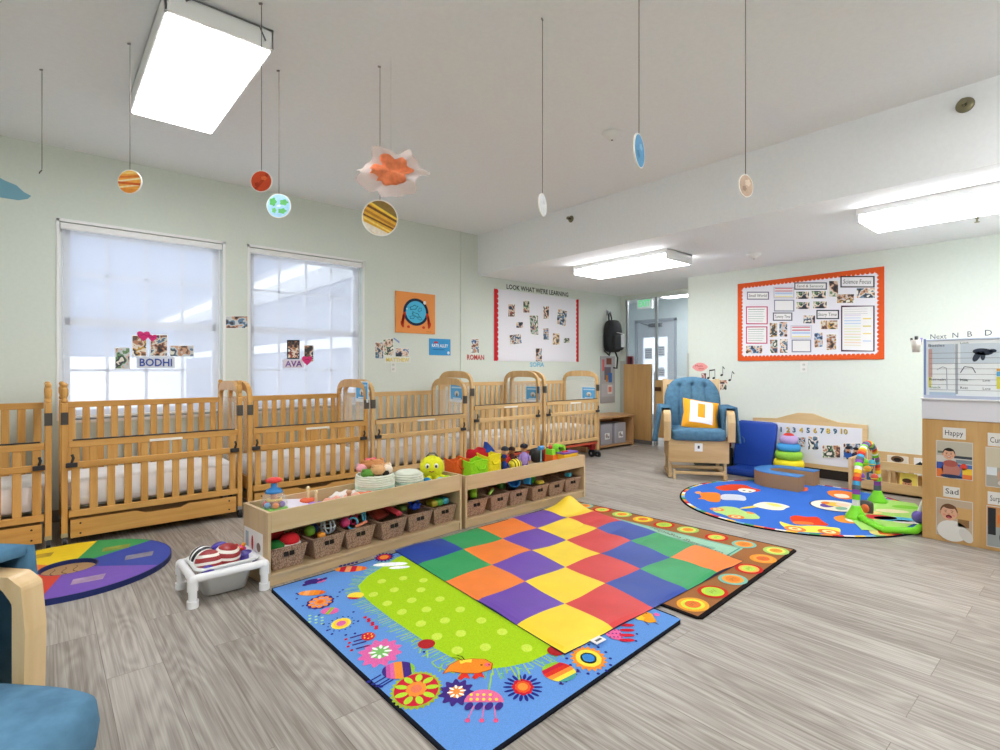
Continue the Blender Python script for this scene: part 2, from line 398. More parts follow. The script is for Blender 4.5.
def shade_mat():
    m, n, l, b = new_mat('translucent_shade')
    tr = n.new('ShaderNodeBsdfTransparent'); tl = n.new('ShaderNodeBsdfTranslucent'); df = n.new('ShaderNodeBsdfDiffuse')
    tl.inputs[0].default_value = (.62, .64, .72, 1); df.inputs[0].default_value = (.8, .82, .88, 1)
    a = n.new('ShaderNodeMixShader'); a.inputs[0].default_value = .5; l.new(tl.outputs[0], a.inputs[1]); l.new(df.outputs[0], a.inputs[2])
    c = n.new('ShaderNodeMixShader'); c.inputs[0].default_value = .6; l.new(tr.outputs[0], c.inputs[1]); l.new(a.outputs[0], c.inputs[2])
    l.new(c.outputs[0], n['Material Output'].inputs['Surface'])
    return m
SH = shade_mat()
for w, lb in ((W1, 'white translucent roller shade pulled down over the left window'), (W2, 'white translucent roller shade pulled down over the right window')):
    t = thing('roller_shade', lb, 'window shade', ((w[0] + w[1]) / 2, 5.235, w[2]), 0, 'roller shades over the windows'); hw = (w[1] - w[0]) / 2; H = w[3] - w[2]
    m = MB(WHITE); m.bx(-hw + .004, hw - .004, -.03, .03, H - .05, H - .004); m.build('headrail', t, bevel=.004)
    m = MB(SH); m.grid(lambda a, b: (-hw + .02 + (2 * hw - .045) * a, .0, .025 + (H - .06) * b), 2, 2); m.build('shade_fabric', t)
    m = MB(WHITE); m.bx(-hw + .02, hw - .025, -.008, .008, .01, .03); m.build('bottom_bar', t, bevel=.003)
    m = MB(M('#c9ccd4', .4)); m.tube([(hw - .012, -.02, H - .05), (hw - .012, -.02, .1)], .003, 6); m.build('pull_cord', t)

# outside ------------------------------------------------------------
m = MB(M('#e9e9e9', .9)); m.bx(-16, 22, 5.6, 30, -.35, -.3); struct(m.build('ground_outside', recenter=False))
t = thing('neighbor_building', 'pale grey building wing with white eaves seen through the windows', 'building', (3.0, 6, -.3))
m = MB(M('#9fa4b0', .9)); m.bx(.25, .5, .2, 14, 0, 2.7); m.build('wall', t)
m = MB(M('#fbfbfb', .8)); m.bx(-.35, .5, 0, 14, 2.72, 2.9); m.build('eave', t)
m = MB(M('#b4b7c0', .9)); m.grid(lambda a, b: (-.4 + 3 * a, 14 * b, 2.9 + 1.2 * a), 1, 1, False); m.build('roof', t, solid=.05)
m = MB(M('#f4f4f4', .8)); m.bx(.18, .25, .2, 14, 1.75, 1.9); m.build('trim_band', t)
t = thing('garden_wall', 'low white wall running across beyond the windows', 'wall', (-2, 15, -.3))
m = MB(M('#fbfbfb', .9)); m.bx(-9, 4.7, 0, .2, 0, 1.72); m.build('wall_body', t)
m = MB(M('#8b93a6', .9)); m.bx(-12, 12, 3, 9, 0, 9); o = tag(m.build('gray_house'), 'flat grey house beyond the white garden wall', 'house'); o.location = (-2, 26, -.3)

# fluorescent fixtures ------------------------------------------------
def tube_glow(s):
    m, n, l, b = new_mat('diffuser_glow')
    b.inputs['Base Color'].default_value = (.9, .9, .9, 1); b.inputs['Emission Color'].default_value = (.975, .99, 1, 1)
    b.inputs['Emission Strength'].default_value = s; return m
GLOW = tube_glow(LAMP)
def fixture(x, y, z, wx, ly, label, clip=False, sides=True):
    t = thing('ceiling_light', label, 'ceiling light', (x, y, z - .10), 0, 'fluorescent ceiling lights')
    m = MB(WHITE); m.bx(-wx / 2, wx / 2, -ly / 2, -ly / 2 + .02, 0, .10); m.bx(-wx / 2, wx / 2, ly / 2 - .02, ly / 2, 0, .10)
    m.bx(-wx / 2, wx / 2, -ly / 2, ly / 2, .085, .10); m.bx(-wx / 2, wx / 2, -ly / 2, ly / 2, .085, .10)
    if sides:
        for sx in (-1, 1): m.bx(sx * wx / 2 - .006, sx * wx / 2 + .006, -ly / 2, ly / 2, .055, .10)
    if not sides: m.bx(-wx / 2, -wx / 2 + .012, -ly / 2, ly / 2, 0, .10); m.bx(wx / 2 - .012, wx / 2, -ly / 2, ly / 2, 0, .10)
    m.build('housing', t, bevel=.003)
    e = .004 if sides else .014; m = MB(GLOW); m.bx(-wx / 2 + e, wx / 2 - e, -ly / 2 + .02, ly / 2 - .02, .0 if sides else -.006, .08 if sides else .01); m.build('diffuser', t, bevel=.004)
    if clip:
        m = MB(M('#77777a', .5, .6)); m.tube([(-.15, -ly / 2 - .006, .07), (-.13, -ly / 2 - .012, .085), (.16, -ly / 2 - .012, .085), (.19, -ly / 2 - .006, .03)], .004, 6); m.build('wire_clip', t)
    return t
fixture(.635, 3.33, HC, .46, 1.24, 'large fluorescent light hanging under the high ceiling above the planets', True, False)
fixture(4.81, 3.43, HS, .46, 1.2, 'fluorescent light on the lowered ceiling near the doorway')
fixture(4.75, .62, HS, .46, 1.24, 'fluorescent light on the lowered ceiling at the right edge')
for x, y, lb in ((.6, -.5, 'behind the viewer on the high ceiling'), (2.9, -.6, 'right of the viewer on the high ceiling'), (-1.4, .6, 'left of the viewer on the high ceiling')): fixture(x, y, HC, .46, 1.24, 'added unseen fluorescent light ' + lb)  # unseen lights, added as soft fill from outside the view
fixture(4.75, -1.6, HS, .56, 1.27, 'added unseen fluorescent light at the far south end of the lowered ceiling')  # another unseen light added for fill
# ================================================================== ENTRY BEHIND THE PARTITION
VW = noisy('#cdd9dc', 40, .02, .8, .04, 'plaster', .001)
m = MB(CEIL); m.bx(PX + .02, 9.4, 2.9, 7.1, 2.5, 2.6); struct(m.build('ceiling_entry', recenter=False))
m = MB(VW); m.bx(9.2, 9.35, 2.9, 5.48, 0, 2.6); m.bx(9.2, 9.35, 6.42, 7.1, 0, 2.6); m.bx(9.2, 9.35, 5.48, 6.42, 2.14, 2.6); struct(m.build('wall_entry_east', recenter=False))
m = MB(VW); m.bx(7.16, 9.2, 6.9, 7.05, 0, 2.6); struct(m.build('wall_entry_north', recenter=False))
m = MB(VW); m.bx(PX, 9.2, 2.9, 3.05, 0, 2.6); m.bx(6.4, PX, 3.45, 3.571, 0, 2.6); m.bx(7.0, 7.1, 3.05, 3.5, 0, 2.6); struct(m.build('wall_entry_south', recenter=False))
m = MB(VW); m.bx(PX, 7.16, 5.36, 7.05, 0, 2.6); struct(m.build('wall_entry_west', recenter=False))
m = MB(WALL); m.bx(PX, PX + .1, 3.571, 5.2, 2.245, 2.6); m.bx(PX, PX + .1, 5.12, 5.2, 0, 2.245); struct(m.build('wall_partition', recenter=False))
# glass screen with its mullion, and the two wooden gate panels below it
m = MB(M('#a9adb0', .35, .5)); m.bx(PX + .02, PX + .06, 4.55, 4.585, 0, 2.245); m.bx(PX + .02, PX + .06, 5.085, 5.12, 0, 2.245); m.bx(PX + .02, PX + .06, 3.58, 3.61, 1.0, 2.245)
o = struct(m.build('window_3', bevel=.002))
m = MB(clear('#dfeaf2', .1, .05)); m.bx(PX + .035, PX + .041, 3.6, 5.1, 1.05, 2.23); q = m.build('pane', recenter=False); q.parent = o; q.location = -o.location
OAK = wood('#b98f58', '#cda670', 2, 7)
t = thing('gate_panel', 'tall wooden half height panel in the doorway with a red box on top', 'gate', (7.0, 4.84, 0))
m = MB(OAK); m.bx(-.02, .02, -.25, .25, .06, 1.225); m.build('board', t, bevel=.004)
m = MB(M('#6d6a66', .5)); m.bx(-.015, .015, -.25, .25, 0, .06); m.build('kick_strip', t)
t = thing('swing_gate', 'lower wooden swing gate with dark latch behind the rocking chair', 'gate', (7.02, 4.07, 0))
m = MB(OAK); m.bx(-.02, .02, -.46, .46, .12, .985); m.build('board', t, bevel=.004)
m = MB(M('#54341f', .35, .3)); m.bx(-.05, -.02, .36, .45, .82, .88); m.build('latch', t, bevel=.004)
m = MB(M('#b6b9bc', .3, .7)); m.cyl((-.0, .48, 0), (-.0, .48, 1.1), .016); m.build('gate_post', t)
t = MB(M('#7e1f2a', .5)); t.bx(6.98, 7.02, 4.93, 5.02, 1.225, 1.35); t.m(M('#2b2b36')); t.bx(6.976, 6.98, 4.935, 4.975, 1.23, 1.33); tag(t.build('box'), 'small dark red box standing on the tall gate panel', 'box')
# entry door
D = thing('entry_door', 'glazed grey entry door with posted notices beyond the glass screen', 'door', (9.2, 5.95, 0)); D['kind'] = 'structure'
GR = M('#9aa3b0', .5)
m = MB(GR); m.bx(-.02, .06, -.47, -.42, 0, 2.14); m.bx(-.02, .06, .42, .47, 0, 2.14); m.bx(-.02, .06, -.47, .47, 2.08, 2.14); m.build('door_frame', D)
m = MB(M('#b9c0ca', .5)); m.bx(0, .045, -.41, -.27, 0, 2.08); m.bx(0, .045, .29, .41, 0, 2.08); m.bx(0, .045, -.27, .29, 0, .25); m.bx(0, .045, -.27, .29, 1.78, 2.08); m.build('door_leaf', D)
m = MB(clear('#eaf2fa', .12, .05)); m.bx(.02, .026, -.27, .29, .25, 1.78); m.build('pane', D)
m = MB(M('#5b6068', .4, .5)); m.bx(-.06, 0, -.15, .12, 1.98, 2.05); m.tube([(-.05, -.1, 2.0), (-.12, .1, 2.02), (-.04, .3, 2.07)], .01, 6); m.build('door_closer', D)
for y0, z0, w_, h_ in ((.08, 1.35, .17, .22), (-.2, 1.4, .17, .2), (.1, .95, .14, .2), (-.2, 1.0, .14, .16)):
    c = CV((9.213, 5.95, 0), (0, -1, 0), (0, 0, 1), (-1, 0, 0)); c.slab([(-y0 - w_, z0), (-y0, z0), (-y0, z0 + h_), (-y0 - w_, z0 + h_)], '#c7cbd4', .001)
    for k in range(4): c.rect(-y0 - w_ + .02, z0 + .03 + k * .045, -y0 - .02, z0 + .045 + k * .045, '#7d8496')
    where = {1.35: 'upper left', 1.4: 'upper right', .95: 'lower left', 1.0: 'lower right'}[z0]
    tag(c.build('notice'), 'pale notice taped to the entry door glass, %s' % where, 'paper', 'notices taped to the entry door')
m = MB(M('#ffffff', .9)); m.bx(10.5, 10.6, 4, 9, -.3, 3.5); struct(m.build('ground_outside_wall', recenter=False))
t = thing('exit_sign', 'white exit sign with green letters above the entry door', 'sign', (8.2, onx(645, 303, 8.2).y, 2.32))
m = MB(WHITE); m.bx(-.02, .02, -.16, .16, -.09, .11); m.build('sign_box', t, bevel=.004)
m = MB(M('#c5c8ca')); m.bx(-.015, .015, -.03, .03, .11, .18); m.build('mount_bracket', t)
c = CV((-.021, 0, -.045), (0, -1, 0), (0, 0, 1), (-1, 0, 0)); c.text('EXIT', 0, 0, .11, M('#38c26a', emit=.6), wid=.24, bold=True, center=True); c.build('sign_letters', t)
for k, (px, py, h_) in enumerate(((632, 330, .24), (632, 349, .2), (632, 378, .26))):
    z = ony(px, py, 6.88).z
    c = CV((0, 6.895, 0), (1, 0, 0), (0, 0, 1), (0, -1, 0)); c.slab([(8.45, z - h_), (8.8, z - h_), (8.8, z), (8.45, z)], '#e6ebf2', .002)
    for j in range(4): c.rect(8.5, z - h_ + .03 + j * .05, 8.75, z - h_ + .045 + j * .05, '#8d97a8')
    tag(c.build('notice'), ['top notice', 'middle notice', 'bottom notice'][k] + ' on the entry wall left of the entry door', 'paper', 'notices on the entry wall')
m = MB(M('#b9c6d2', emit=0)); 
fixture(8.2, 4.6, 2.5, .5, 1.2, 'fluorescent light on the ceiling of the entry')

# ================================================================== CRIBS
CW_A = (wood('#c08a44', '#d9a862', 0), wood('#c08a44', '#d9a862', 2))
CW_B = (wood('#c99f68', '#dfbc88', 0), wood('#c99f68', '#dfbc88', 2))
DARK = M('#3a3a3c', .4, .4); BLK = M('#1c1c1e', .5)
SHEET = noisy('#f7f6f8', 9, .05, .9, .5, 'sheet', .02)
ACR = clear('#eef3f4', .13, .08)
def gate(mb, L, y, z0, z1, zm, wx, wz, nsl, sw=.044, cap=None):
    mb.m(wx); mb.bx(.04, L - .04, y - .012, y + .012, z1 - .045, z1); mb.bx(.04, L - .04, y - .014, y + .012, z0, z0 + .042)
    if zm: mb.bx(.04, L - .04, y - .014, y + .012, zm - .02, zm + .022)
    mb.m(wz)
    for i in range(nsl):
        x = .075 + (L - .15) * i / (nsl - 1); mb.bx(x - sw / 2, x + sw / 2, y - .006, y + .006, z0 + .04, z1 - .04)
def arch(mb, x, y0, y1, z0, zt, wz):
    """end frame: two posts joined by an arched head rail, seen along x"""
    n = 12; out = []; inn = []
    for i in range(n + 1):
        a = pi * i / n; c, s = cos(a), sin(a)
        f = lambda v, e: math.copysign(abs(v) ** e, v)
        out.append(((y0 + y1) / 2 - (y1 - y0) / 2 * f(c, .62), zt - .17 + .17 * f(s, .8)))
        inn.append(((y0 + y1) / 2 - ((y1 - y0) / 2 - .042) * f(c, .45), zt - .15 + .075 * f(s, .4)))
    mb.m(wz); mb.prism(out + inn[::-1], x - .016, x + .016, 'yz')
def make_crib(L, tall, mats, label, finial=False):
    wx, wz = mats; dz = .075 if tall else 0; D_ = .62
    t = thing('crib', label, 'crib', group='wooden cribs along the window wall')
    zp = .085
    for x in (.02, L - .02):
        for y in (.02, D_ - .02):
            m = MB(wz)
            top = .90 + dz if not finial else .93
            m.bx(x - .017, x + .017, y - .02, y + .02, zp, top)
            if finial: m.lathe((x, y, top), [(.012, 0), (.02, .012), (.013, .03), (.02, .05), (.02, .085), (.012, .1), (.019, .115), (.012, .13)], 12)
            m.build('post', t, bevel=.005)
            m = MB(BLK); m.cyl((x - .011, y - .012, .032), (x + .011, y - .012, .032), .032 if not tall else .045, n=18); cz = .045 if tall else .032
            m.m(M('#a9a9ab', .3, .8)); m.cyl((x - .013, y - .012, .034), (x + .013, y - .012, .034), .012); m.bx(x - .018, x + .018, y - .02, y + .02, .062, zp + .004)
            c = m.build('caster', t)
        if not finial or x > .1:
            m = MB(); arch(m, x, 0, D_, 0, 1.055 + dz, wz); m.build('arched_headboard', t, bevel=.008)
        m = MB(ACR); m.bx(x - .003, x + .003, .04, D_ - .04, .30, .92 + dz); m.build('clear_end_panel', t)
        m = MB(wz); m.bx(x - .014, x + .014, .04, D_ - .04, .2, .3); m.build('end_rail', t, bevel=.004)
        for z in (.84 + dz,):
            m = MB(M('#55504a', .4, .5)); m.bx(x - .02, x + .02, -.003, .02, z - .05, z + .03); m.build('hinge_plate', t)
    m = MB(); gate(m, L, 0, .19 + (.03 if tall else 0), .685 + dz, .525 + dz, wx, wz, 11); m.build('front_gate', t, bevel=.004)
    m = MB(BLK); m.bx(.06, L - .06, -.014, .014, .686 + dz, .692 + dz); m.build('gate_edge_strip', t)
    m = MB(M('#ece6dc', .6)); m.bx(L * .44, L * .44 + .2, -.0135, -.012, .643 + dz, .66 + dz); m.build('warning_label', t)
    m = MB(); gate(m, L, D_ - .01, .19, .91 + dz * 1.1, None, wx, wz, 12); m.build('back_panel', t, bevel=.004)
    for x in (.06, L - .06):
        m = MB(DARK); m.bx(x - .035, x + .025, -.035, -.014, .515 + dz, .545 + dz); m.tube([(x - .005, -.03, .545 + dz), (x + .003, -.034, .575 + dz), (x - .004, -.034, .6 + dz)], .009, 6); m.build('latch', t, bevel=.003)
    m = MB(SHEET); m.pillow((L / 2, D_ / 2, .33), (L - .05, D_ - .07, .17), .15, .12, 40, 10); m.build('mattress', t)
    if not tall:
        m = MB(wx); h = [(.05, .055), (L - .05, .055), (L - .05, .172), (L * .66, .172), (L * .61, .15), (L * .42, .15), (L * .37, .172), (.05, .172)]
        m.prism(h, -.008, .012, 'xz'); m.bx(.06, L - .06, .012, D_ - .06, .07, .085)
        d = m.build('drawer', t, bevel=.003)
        for x in (.1, L - .1):
            for z in (.08, .145): m = MB(BLK); m.cyl((x, -.011, z), (x, -.007, z), .006, n=10); m.build('bolt', d)
    else:
        m = MB(M('#d2563a', .45)); m.bx(.06, L - .04, -.0, .02, .175, .2); m.build('red_rail', t, bevel=.003); m = MB(M('#d2563a', .45)); m.bx(.06, L - .04, D_ - .03, D_ - .01, .175, .2); m.build('red_rail', t, bevel=.003)
        m = MB(M('#a32a2a', .45)); m.bx(L - .12, L - .05, .02, .06, .1, .2); m.bx(L - .1, L - .07, .02, D_ - .04, .12, .15); m.build('red_caster_bracket', t, bevel=.003)
        for x in (L - .09, .09):
            m = MB(BLK); m.cyl((x - .014, .05, .05), (x + .014, .05, .05), .05, n=20); m.m(M('#c2c2c4', .3, .6)); m.cyl((x - .016, .05, .05), (x + .016, .05, .05), .016); m.build('large_caster', t)
    return t
# x, length, tall, finish, label
for x, L, tall, mt, lb, fin in (
    (-1.03, 1.08, False, CW_A, 'golden crib at the left edge, left of the first window', True),
    (.09, 1.09, False, CW_A, 'golden crib with a full width drawer, standing below the left window', True),
    (1.215, 1.03, False, CW_A, 'golden crib standing below the right window with its drawer behind the shelf', False),
    (2.27, 1.09, False, CW_B, 'pale wood crib below the orange globe poster', False),
    (3.415, 1.03, True, CW_B, 'taller pale crib below the vertical wall trim', False),
    (4.505, 1.03, True, CW_B, 'taller pale crib nearest the bench with red rail and big caster', False)):
    t = make_crib(L, tall, mt, lb, fin); t.location = (x, 4.42, 0)
def card(x, y, z, lb, w_=.25, h_=.19):
    c = CV((x, y, z), (0, -1, 0), (0, 0, 1), (-1, 0, 0), .0004); c.slab([(-w_ / 2, 0), (w_ / 2, 0), (w_ / 2, h_), (-w_ / 2, h_)], '#e6edf4', .002)
    c.rect(-w_ / 2 + .012, .03, w_ / 2 - .012, h_ - .01, '#62aee4'); c.L = 2
    c.rect(-w_ / 2 + .03, h_ - .045, w_ / 2 - .03, h_ - .028, '#b9daf2'); c.ell(0, .09, .04, .03, '#e9e4dc'); c.ell(0, .075, .018, .02, '#5a4a44'); c.rect(-.07, .034, .07, .045, '#dfe9f2')
    tag(c.build('crib_card'), lb, 'card', 'blue sheep cards on the crib ends')
for x, px, py, z, lb in ((2.225, 362, 402, 0, 'blue card on the clear end of the golden crib below the right window'), (3.34, 457, 402, 0, 'blue card on the clear end of the crib below the globe poster'),
                 (4.425, 533, 402, 0, 'blue card on the clear end of the crib below the vertical trim'), (5.515, 589, 401, 0, 'blue card on the clear end of the crib nearest the bench')):
    p = onx(px, py, x - .006); card(x - .006, p.y, p.z, lb)

# ================================================================== GLIDERS
MAPLE = wood('#c6a474', '#dcc096', 2, 6); MAPX = wood('#bf9d6c', '#d6b88b', 0, 6)
DEN = denim('#587f9b'); DEN2 = denim('#527a97')
def make_glider(label, ext=0):
    t = thing('glider_chair', label, 'rocking chair', group=None); aw = .035 if not ext else .024
    # back frame
    m = MB(MAPLE)
    for sx in (-1, 1): m.at((sx * .29, .27, .74), rx=R(-10)); m.prism([(-.018, -.36), (.018, -.36), (.03 * (1 if sx < 0 else .6), .3), (-.03 * (1 if sx > 0 else .6), .3)], -.014, .014, 'xz')
    m.at((0, .27, .74), rx=R(-10)); m.bx(-.28, .28, -.012, .012, .23, .29); m.bx(-.28, .28, -.012, .012, -.34, -.28)
    for k in range(5): m.bx(-.2 + .1 * k - .02, -.2 + .1 * k + .02, -.008, .008, -.3, .25)
    m.build('back_frame', t, bevel=.006)
    # back cushion: arched top, three vertical tufts
    m = MB(DEN); m.at((0, .2, .745), rx=R(-10))
    def bk(u, v, side):
        x = (u - .5) * .60; z = -.29 + .58 * v
        e = max(0, (v - .55) / .45); hw = .30 * (1 - .0 * v) * math.sqrt(max(0, 1 - (e ** 2.4) * .62)); x = (u - .5) * 2 * hw
        edge = (1 - abs(2 * u - 1) ** 5) * (1 - abs(2 * v - 1) ** 7)
        ft = sum(math.exp(-((x - q) / .012) ** 2) for q in (-.135, 0, .135)) * (1 if .12 < v < .84 else .0)
        tilt = sum(math.exp(-((x - q) / .03) ** 2 - ((v - .84) / .04) ** 2) for q in (-.135, 0, .135))
        top = z + .03 * math.sin(pi * u) * v
        return (x, side * (.012 + .055 * max(edge, 0) ** .5) + (.022 * ft + .03 * tilt if side < 0 else 0), top)
    m.grid(lambda u, v: bk(u, v, -1), 48, 30); m.grid(lambda u, v: bk(1 - u, v, 1), 24, 16)
    m.build('back_cushion', t)
    m = MB(DEN); m.pillow((0, -.04 - ext / 2, .46), (.56, .56 + ext, .13), .35, .25, 36, 12); m.build('seat_cushion', t)
    m = MB(MAPX); m.bx(-.30, .30, -.27, -.25, .17, .41); m.bx(-.30, -.28, -.25, .24, .2, .41); m.bx(.28, .30, -.25, .24, .2, .41); m.bx(-.28, .28, -.25, .24, .36, .385); m.build('seat_box', t, bevel=.004)
    m = MB(WHITE); m.bx(-.04, .04, -.272, -.27, .29, .375); m.m(M('#3a3f49')); m.box((.0, -.2735, .335), (.02, .002, .03)); m.build('care_sticker', t)
    for sx in (-1, 1):
        m = MB(MAPLE); x = sx * .315     # arm: flat slab that curves over at the front and drops beside the seat
        m.prism([(-.31, .395), (-.27, .395), (-.275, .55), (-.26, .64), (-.22, .685), (.24, .70), (.24, .725), (-.24, .715), (-.30, .68), (-.325, .6)] if not ext else [(-.31, .395), (-.285, .395), (-.285, .66), (-.26, .69), (.24, .70), (.24, .725), (-.275, .715), (-.305, .695), (-.315, .6)], x - aw, x + aw, 'yz'); m.build('arm', t, bevel=.008)
        m = MB(DEN2)
        def pad(u, v, sx=sx):
            a = v * pi; w_ = .06 + .03 * sin(a)
            if v < .5: q = v / .5; dx = -.05 + .01 * q; zz = .5 + .235 * q
            else: q = (v - .5) / .5; dx = .055 + .06 * q; zz = .735 - (.36 + .05 * u) * q
            if .42 < v < .58: zz = .745
            return (sx * (.315 + dx + .02 * sin(6 * u + v * 5) * max(0, v - .5)), -.22 + .42 * u + .02 * sin(8 * v), zz)
        m.grid(pad, 10, 22); m.build('arm_pad', t, solid=.022)
        m = MB(DEN2); p = Vector((sx * .435, -.2, .45)) + Vector((0, .3 if ext else 0, 0)); m.tube([p, p + Vector((sx * .02, -.01, -.02)), p + Vector((sx * .02, -.015, -.06))], .004, 5); m.build('tie_string', t)
        m = MB(MAPLE); m.bx(sx * .275 - .02, sx * .275 + .02, -.22, .28, .0, .04); m.tube([(sx * .245, -.3, .0), (sx * .245, -.3, .1)], .014, 8); m.bx(sx * .275 - .015, sx * .275 + .015, -.2, -.15, .04, .2); m.bx(sx * .275 - .015, sx * .275 + .015, .2, .25, .04, .2); m.build('base_runner', t, bevel=.004)
    m = MB(MAPX); m.bx(-.24, .24, -.31, -.29, .055, .085); m.bx(-.25, .25, -.2, -.18, .1, .13); m.bx(-.25, .25, .2, .22, .02, .06); m.build('footrest_rail', t, bevel=.004)
    return t
g = make_glider('wooden glider chair with blue cushions facing the room near the doorway'); g.location = (5.40, 3.0, 0); g.rotation_euler = (0, 0, R(-52.8))
g2 = make_glider('blue cushioned glider chair cut off by the lower left corner', .225); g2.location = (-.455, 1.504, 0); g2.rotation_euler = (0, 0, R(44))
# letter pillow
t = thing('throw_pillow', 'orange and white pillow with a square letter pattern on the glider', 'pillow', (0, 0, 0))
m = MB(noisy('#f0a32c', 60, .06, .9, .2, 'cl')); m.at((0, 0, 0), rx=R(90))
def pl(s_):
    def f(u, v):
        a, b = 2 * u - 1, 2 * v - 1; k = 1 - .09 * (1 - abs(a * b)) * max(abs(a), abs(b)) ** 2
        return (a * .19 * k, b * .19 * k, s_ * .06 * (max(0, 1 - a ** 4) * max(0, 1 - b ** 4)) ** .6)
    return f
m.grid(pl(1), 16, 16); m.grid(lambda u, v: pl(-1)(1 - u, v), 16, 16); m.build('pillow_cover', t)
m = MB(noisy('#e9e6ea', 60, .05, .9, .2, 'cl')); m.at((0, -.0035, 0), rx=R(90))
def pat(a0, a1, b0, b1): m.grid(lambda u, v: pl(1)(a0 + (a1 - a0) * u, b0 + (b1 - b0) * v), 8, 8)
pat(.18, .40, .12, .88); pat(.6, .82, .12, .88); pat(.4, .6, .12, .3); pat(.4, .6, .78, .88); m.build('white_square', t)
p = Vector((5.40, 3.0, 0)); Rm = Matrix.Rotation(R(-52.8), 4, 'Z')
t.location = p + Rm @ Vector((.05, -.04, .655)); t.rotation_euler = (R(-38), R(9), R(-52.8))

# ================================================================== BENCH, MATS, RINGS
BW = wood('#b8895a', '#cda377', 0, 7); BWZ = wood('#b8895a', '#cda377', 2, 7)
t = thing('storage_bench', 'low wooden storage bench against the wall beside the cribs', 'bench', (6.28, 4.75, 0))
m = MB(BW); m.bx(-.62, .5, -.02, .4, .44, .475); m.build('bench_top', t, bevel=.004)
for x in (-.6, -.33, .48): m = MB(BWZ); m.bx(x - .012, x + .012, 0, .39, 0, .44); m.build('divider', t, bevel=.002)
m = MB(BW); m.bx(-.33, .48, 0, .39, .03, .055); m.bx(-.6, -.33, 0, .39, .21, .235); m.build('shelf', t); m = MB(BW); m.bx(-.6, .48, .385, .395, .03, .44); m.build('back_board', t)
for k, px in enumerate((616, 630)):
    x = 6.28 + (-.12, .2)[k]
    t = thing('fabric_bin', ['left', 'right'][k] + ' grey fabric bin inside the storage bench', 'bin', (x, 4.93, .056), 0, 'grey bins in the bench')
    m = MB(noisy('#a9a6ad', 80, .08, .9, .2, 'cl')); m.box((0, 0, .15), (.26, .3, .3)); m.build('bin_body', t, bevel=.01)
    c = CV((0, -.152, .1), (1, 0, 0), (0, 0, 1), (0, -1, 0)); c.rect(-.05, -.02, .06, .07, '#f1f1f1'); c.L = 1; c.ell(-.01, .03, .025, .03, '#a89e92'); c.ell(.03, .01, .02, .016, '#8b8e96'); c.build('bin_label', t)
# blue folding mat: one panel flat, one leaning on the wall
BLUE = M('#1b46a8', .45); t = thing('folding_mat', 'royal blue folding mat, one half leaning behind the foam seat', 'mat', (5.88, 2.62, 0), R(-90))
m = MB(BLUE); m.pillow((0, -.02, .035), (.38, .38, .07), .15, .15, 32, 8); m.build('floor_panel', t)
m = MB(BLUE); m.at((-.03, .205, .30), rx=R(-14)); m.pillow((0, 0, 0), (.44, .06, .53), .2, .2, 32, 10); m.build('leaning_panel', t)
m = MB(M('#5a5f58', .8)); m.bx(5.9, 6.2, 2.95, 3.3, 0, .22); m.m(M('#8c2b30', .8)); m.bx(5.92, 6.18, 2.96, 3.25, .22, .34); tag(m.build('folded_mat_pile', bevel=.02), 'dark green and red folded pads on the floor behind the glider', 'mat')
# U-shaped foam seat
t = thing('foam_seat', 'horseshoe shaped tan foam seat with a blue top on the round rug', 'seat', (5.56, 2.16, 0), 0)
def ush(ro, ri):
    o_ = [(ro * cos(R(9 * i)), ro * sin(R(9 * i)) * .9) for i in range(21)]; i_ = [(ri * cos(R(9 * i)), ri * sin(R(9 * i)) * .9) for i in range(21)]
    return o_ + [(-ro, -.25), (-ri, -.25)] + i_[::-1] + [(ri, -.25), (ro, -.25)]
m = MB(M('#a5805b', .6)); m.prism(ush(.27, .12), 0.011, .145, 'xy', True); m.build('foam_body', t, bevel=.008)
m = MB(M('#3f7fc4', .5)); m.prism(ush(.268, .122), .145, .152, 'xy'); m.build('blue_top', t)
# stacking rings
t = thing('ring_stacker', 'soft stacking ring tower in five colours with a red knob', 'toy', (6.02, 2.27, 0)); z = .0
for col, rr, h in (('#ef8a3c', .165, .1), ('#f5e233', .15, .1), ('#9ad04b', .135, .095), ('#4a9bd6', .115, .085), ('#c3a9d8', .09, .09)):
    m = MB(noisy(col, 80, .06, .9, .1, 'cl')); m.lathe((0, 0, z), [(rr * .6, 0), (rr * .93, h * .12), (rr, h * .5), (rr * .93, h * .88), (rr * .6, h)], 28); m.build('ring', t); z += h * .93
m = MB(M('#d93a35', .6)); m.ball((0, 0, z + .01), (.05, .05, .022)); m.build('knob', t)
# ================================================================== WHITEBOARD, BOOKSHELF, CABINET
t = thing('magnetic_whiteboard', 'low whiteboard in a scalloped maple frame leaning on the right wall', 'whiteboard', (6.22, 2.17, .1))
MW = wood('#cfae7c', '#e2c799', 1, 6)
m = MB(MW); fr = [(-.56, 0), (.56, 0), (.56, .49), (.3, .5), (.2, .535), (.08, .575), (-.06, .575), (-.18, .535), (-.3, .5), (-.56, .49)]
m.prism(fr, -.012, .025, 'yz'); m.build('board_frame', t, bevel=.006)
m = MB(M('#e4e5ee', .25)); m.bx(-.0165, -.012, -.52, .52, .045, .455); m.build('board_face', t)
m = MB(M('#2a211d', .7)); m.bx(.0, .03, -.55, .55, -.1, -.0); m.build('base', t)  # dark strip, its colour standing for the shaded gap under the board
c = CV((6.22 - .0175, 0, 0), (0, -1, 0), (0, 0, 1), (-1, 0, 0), .0006)
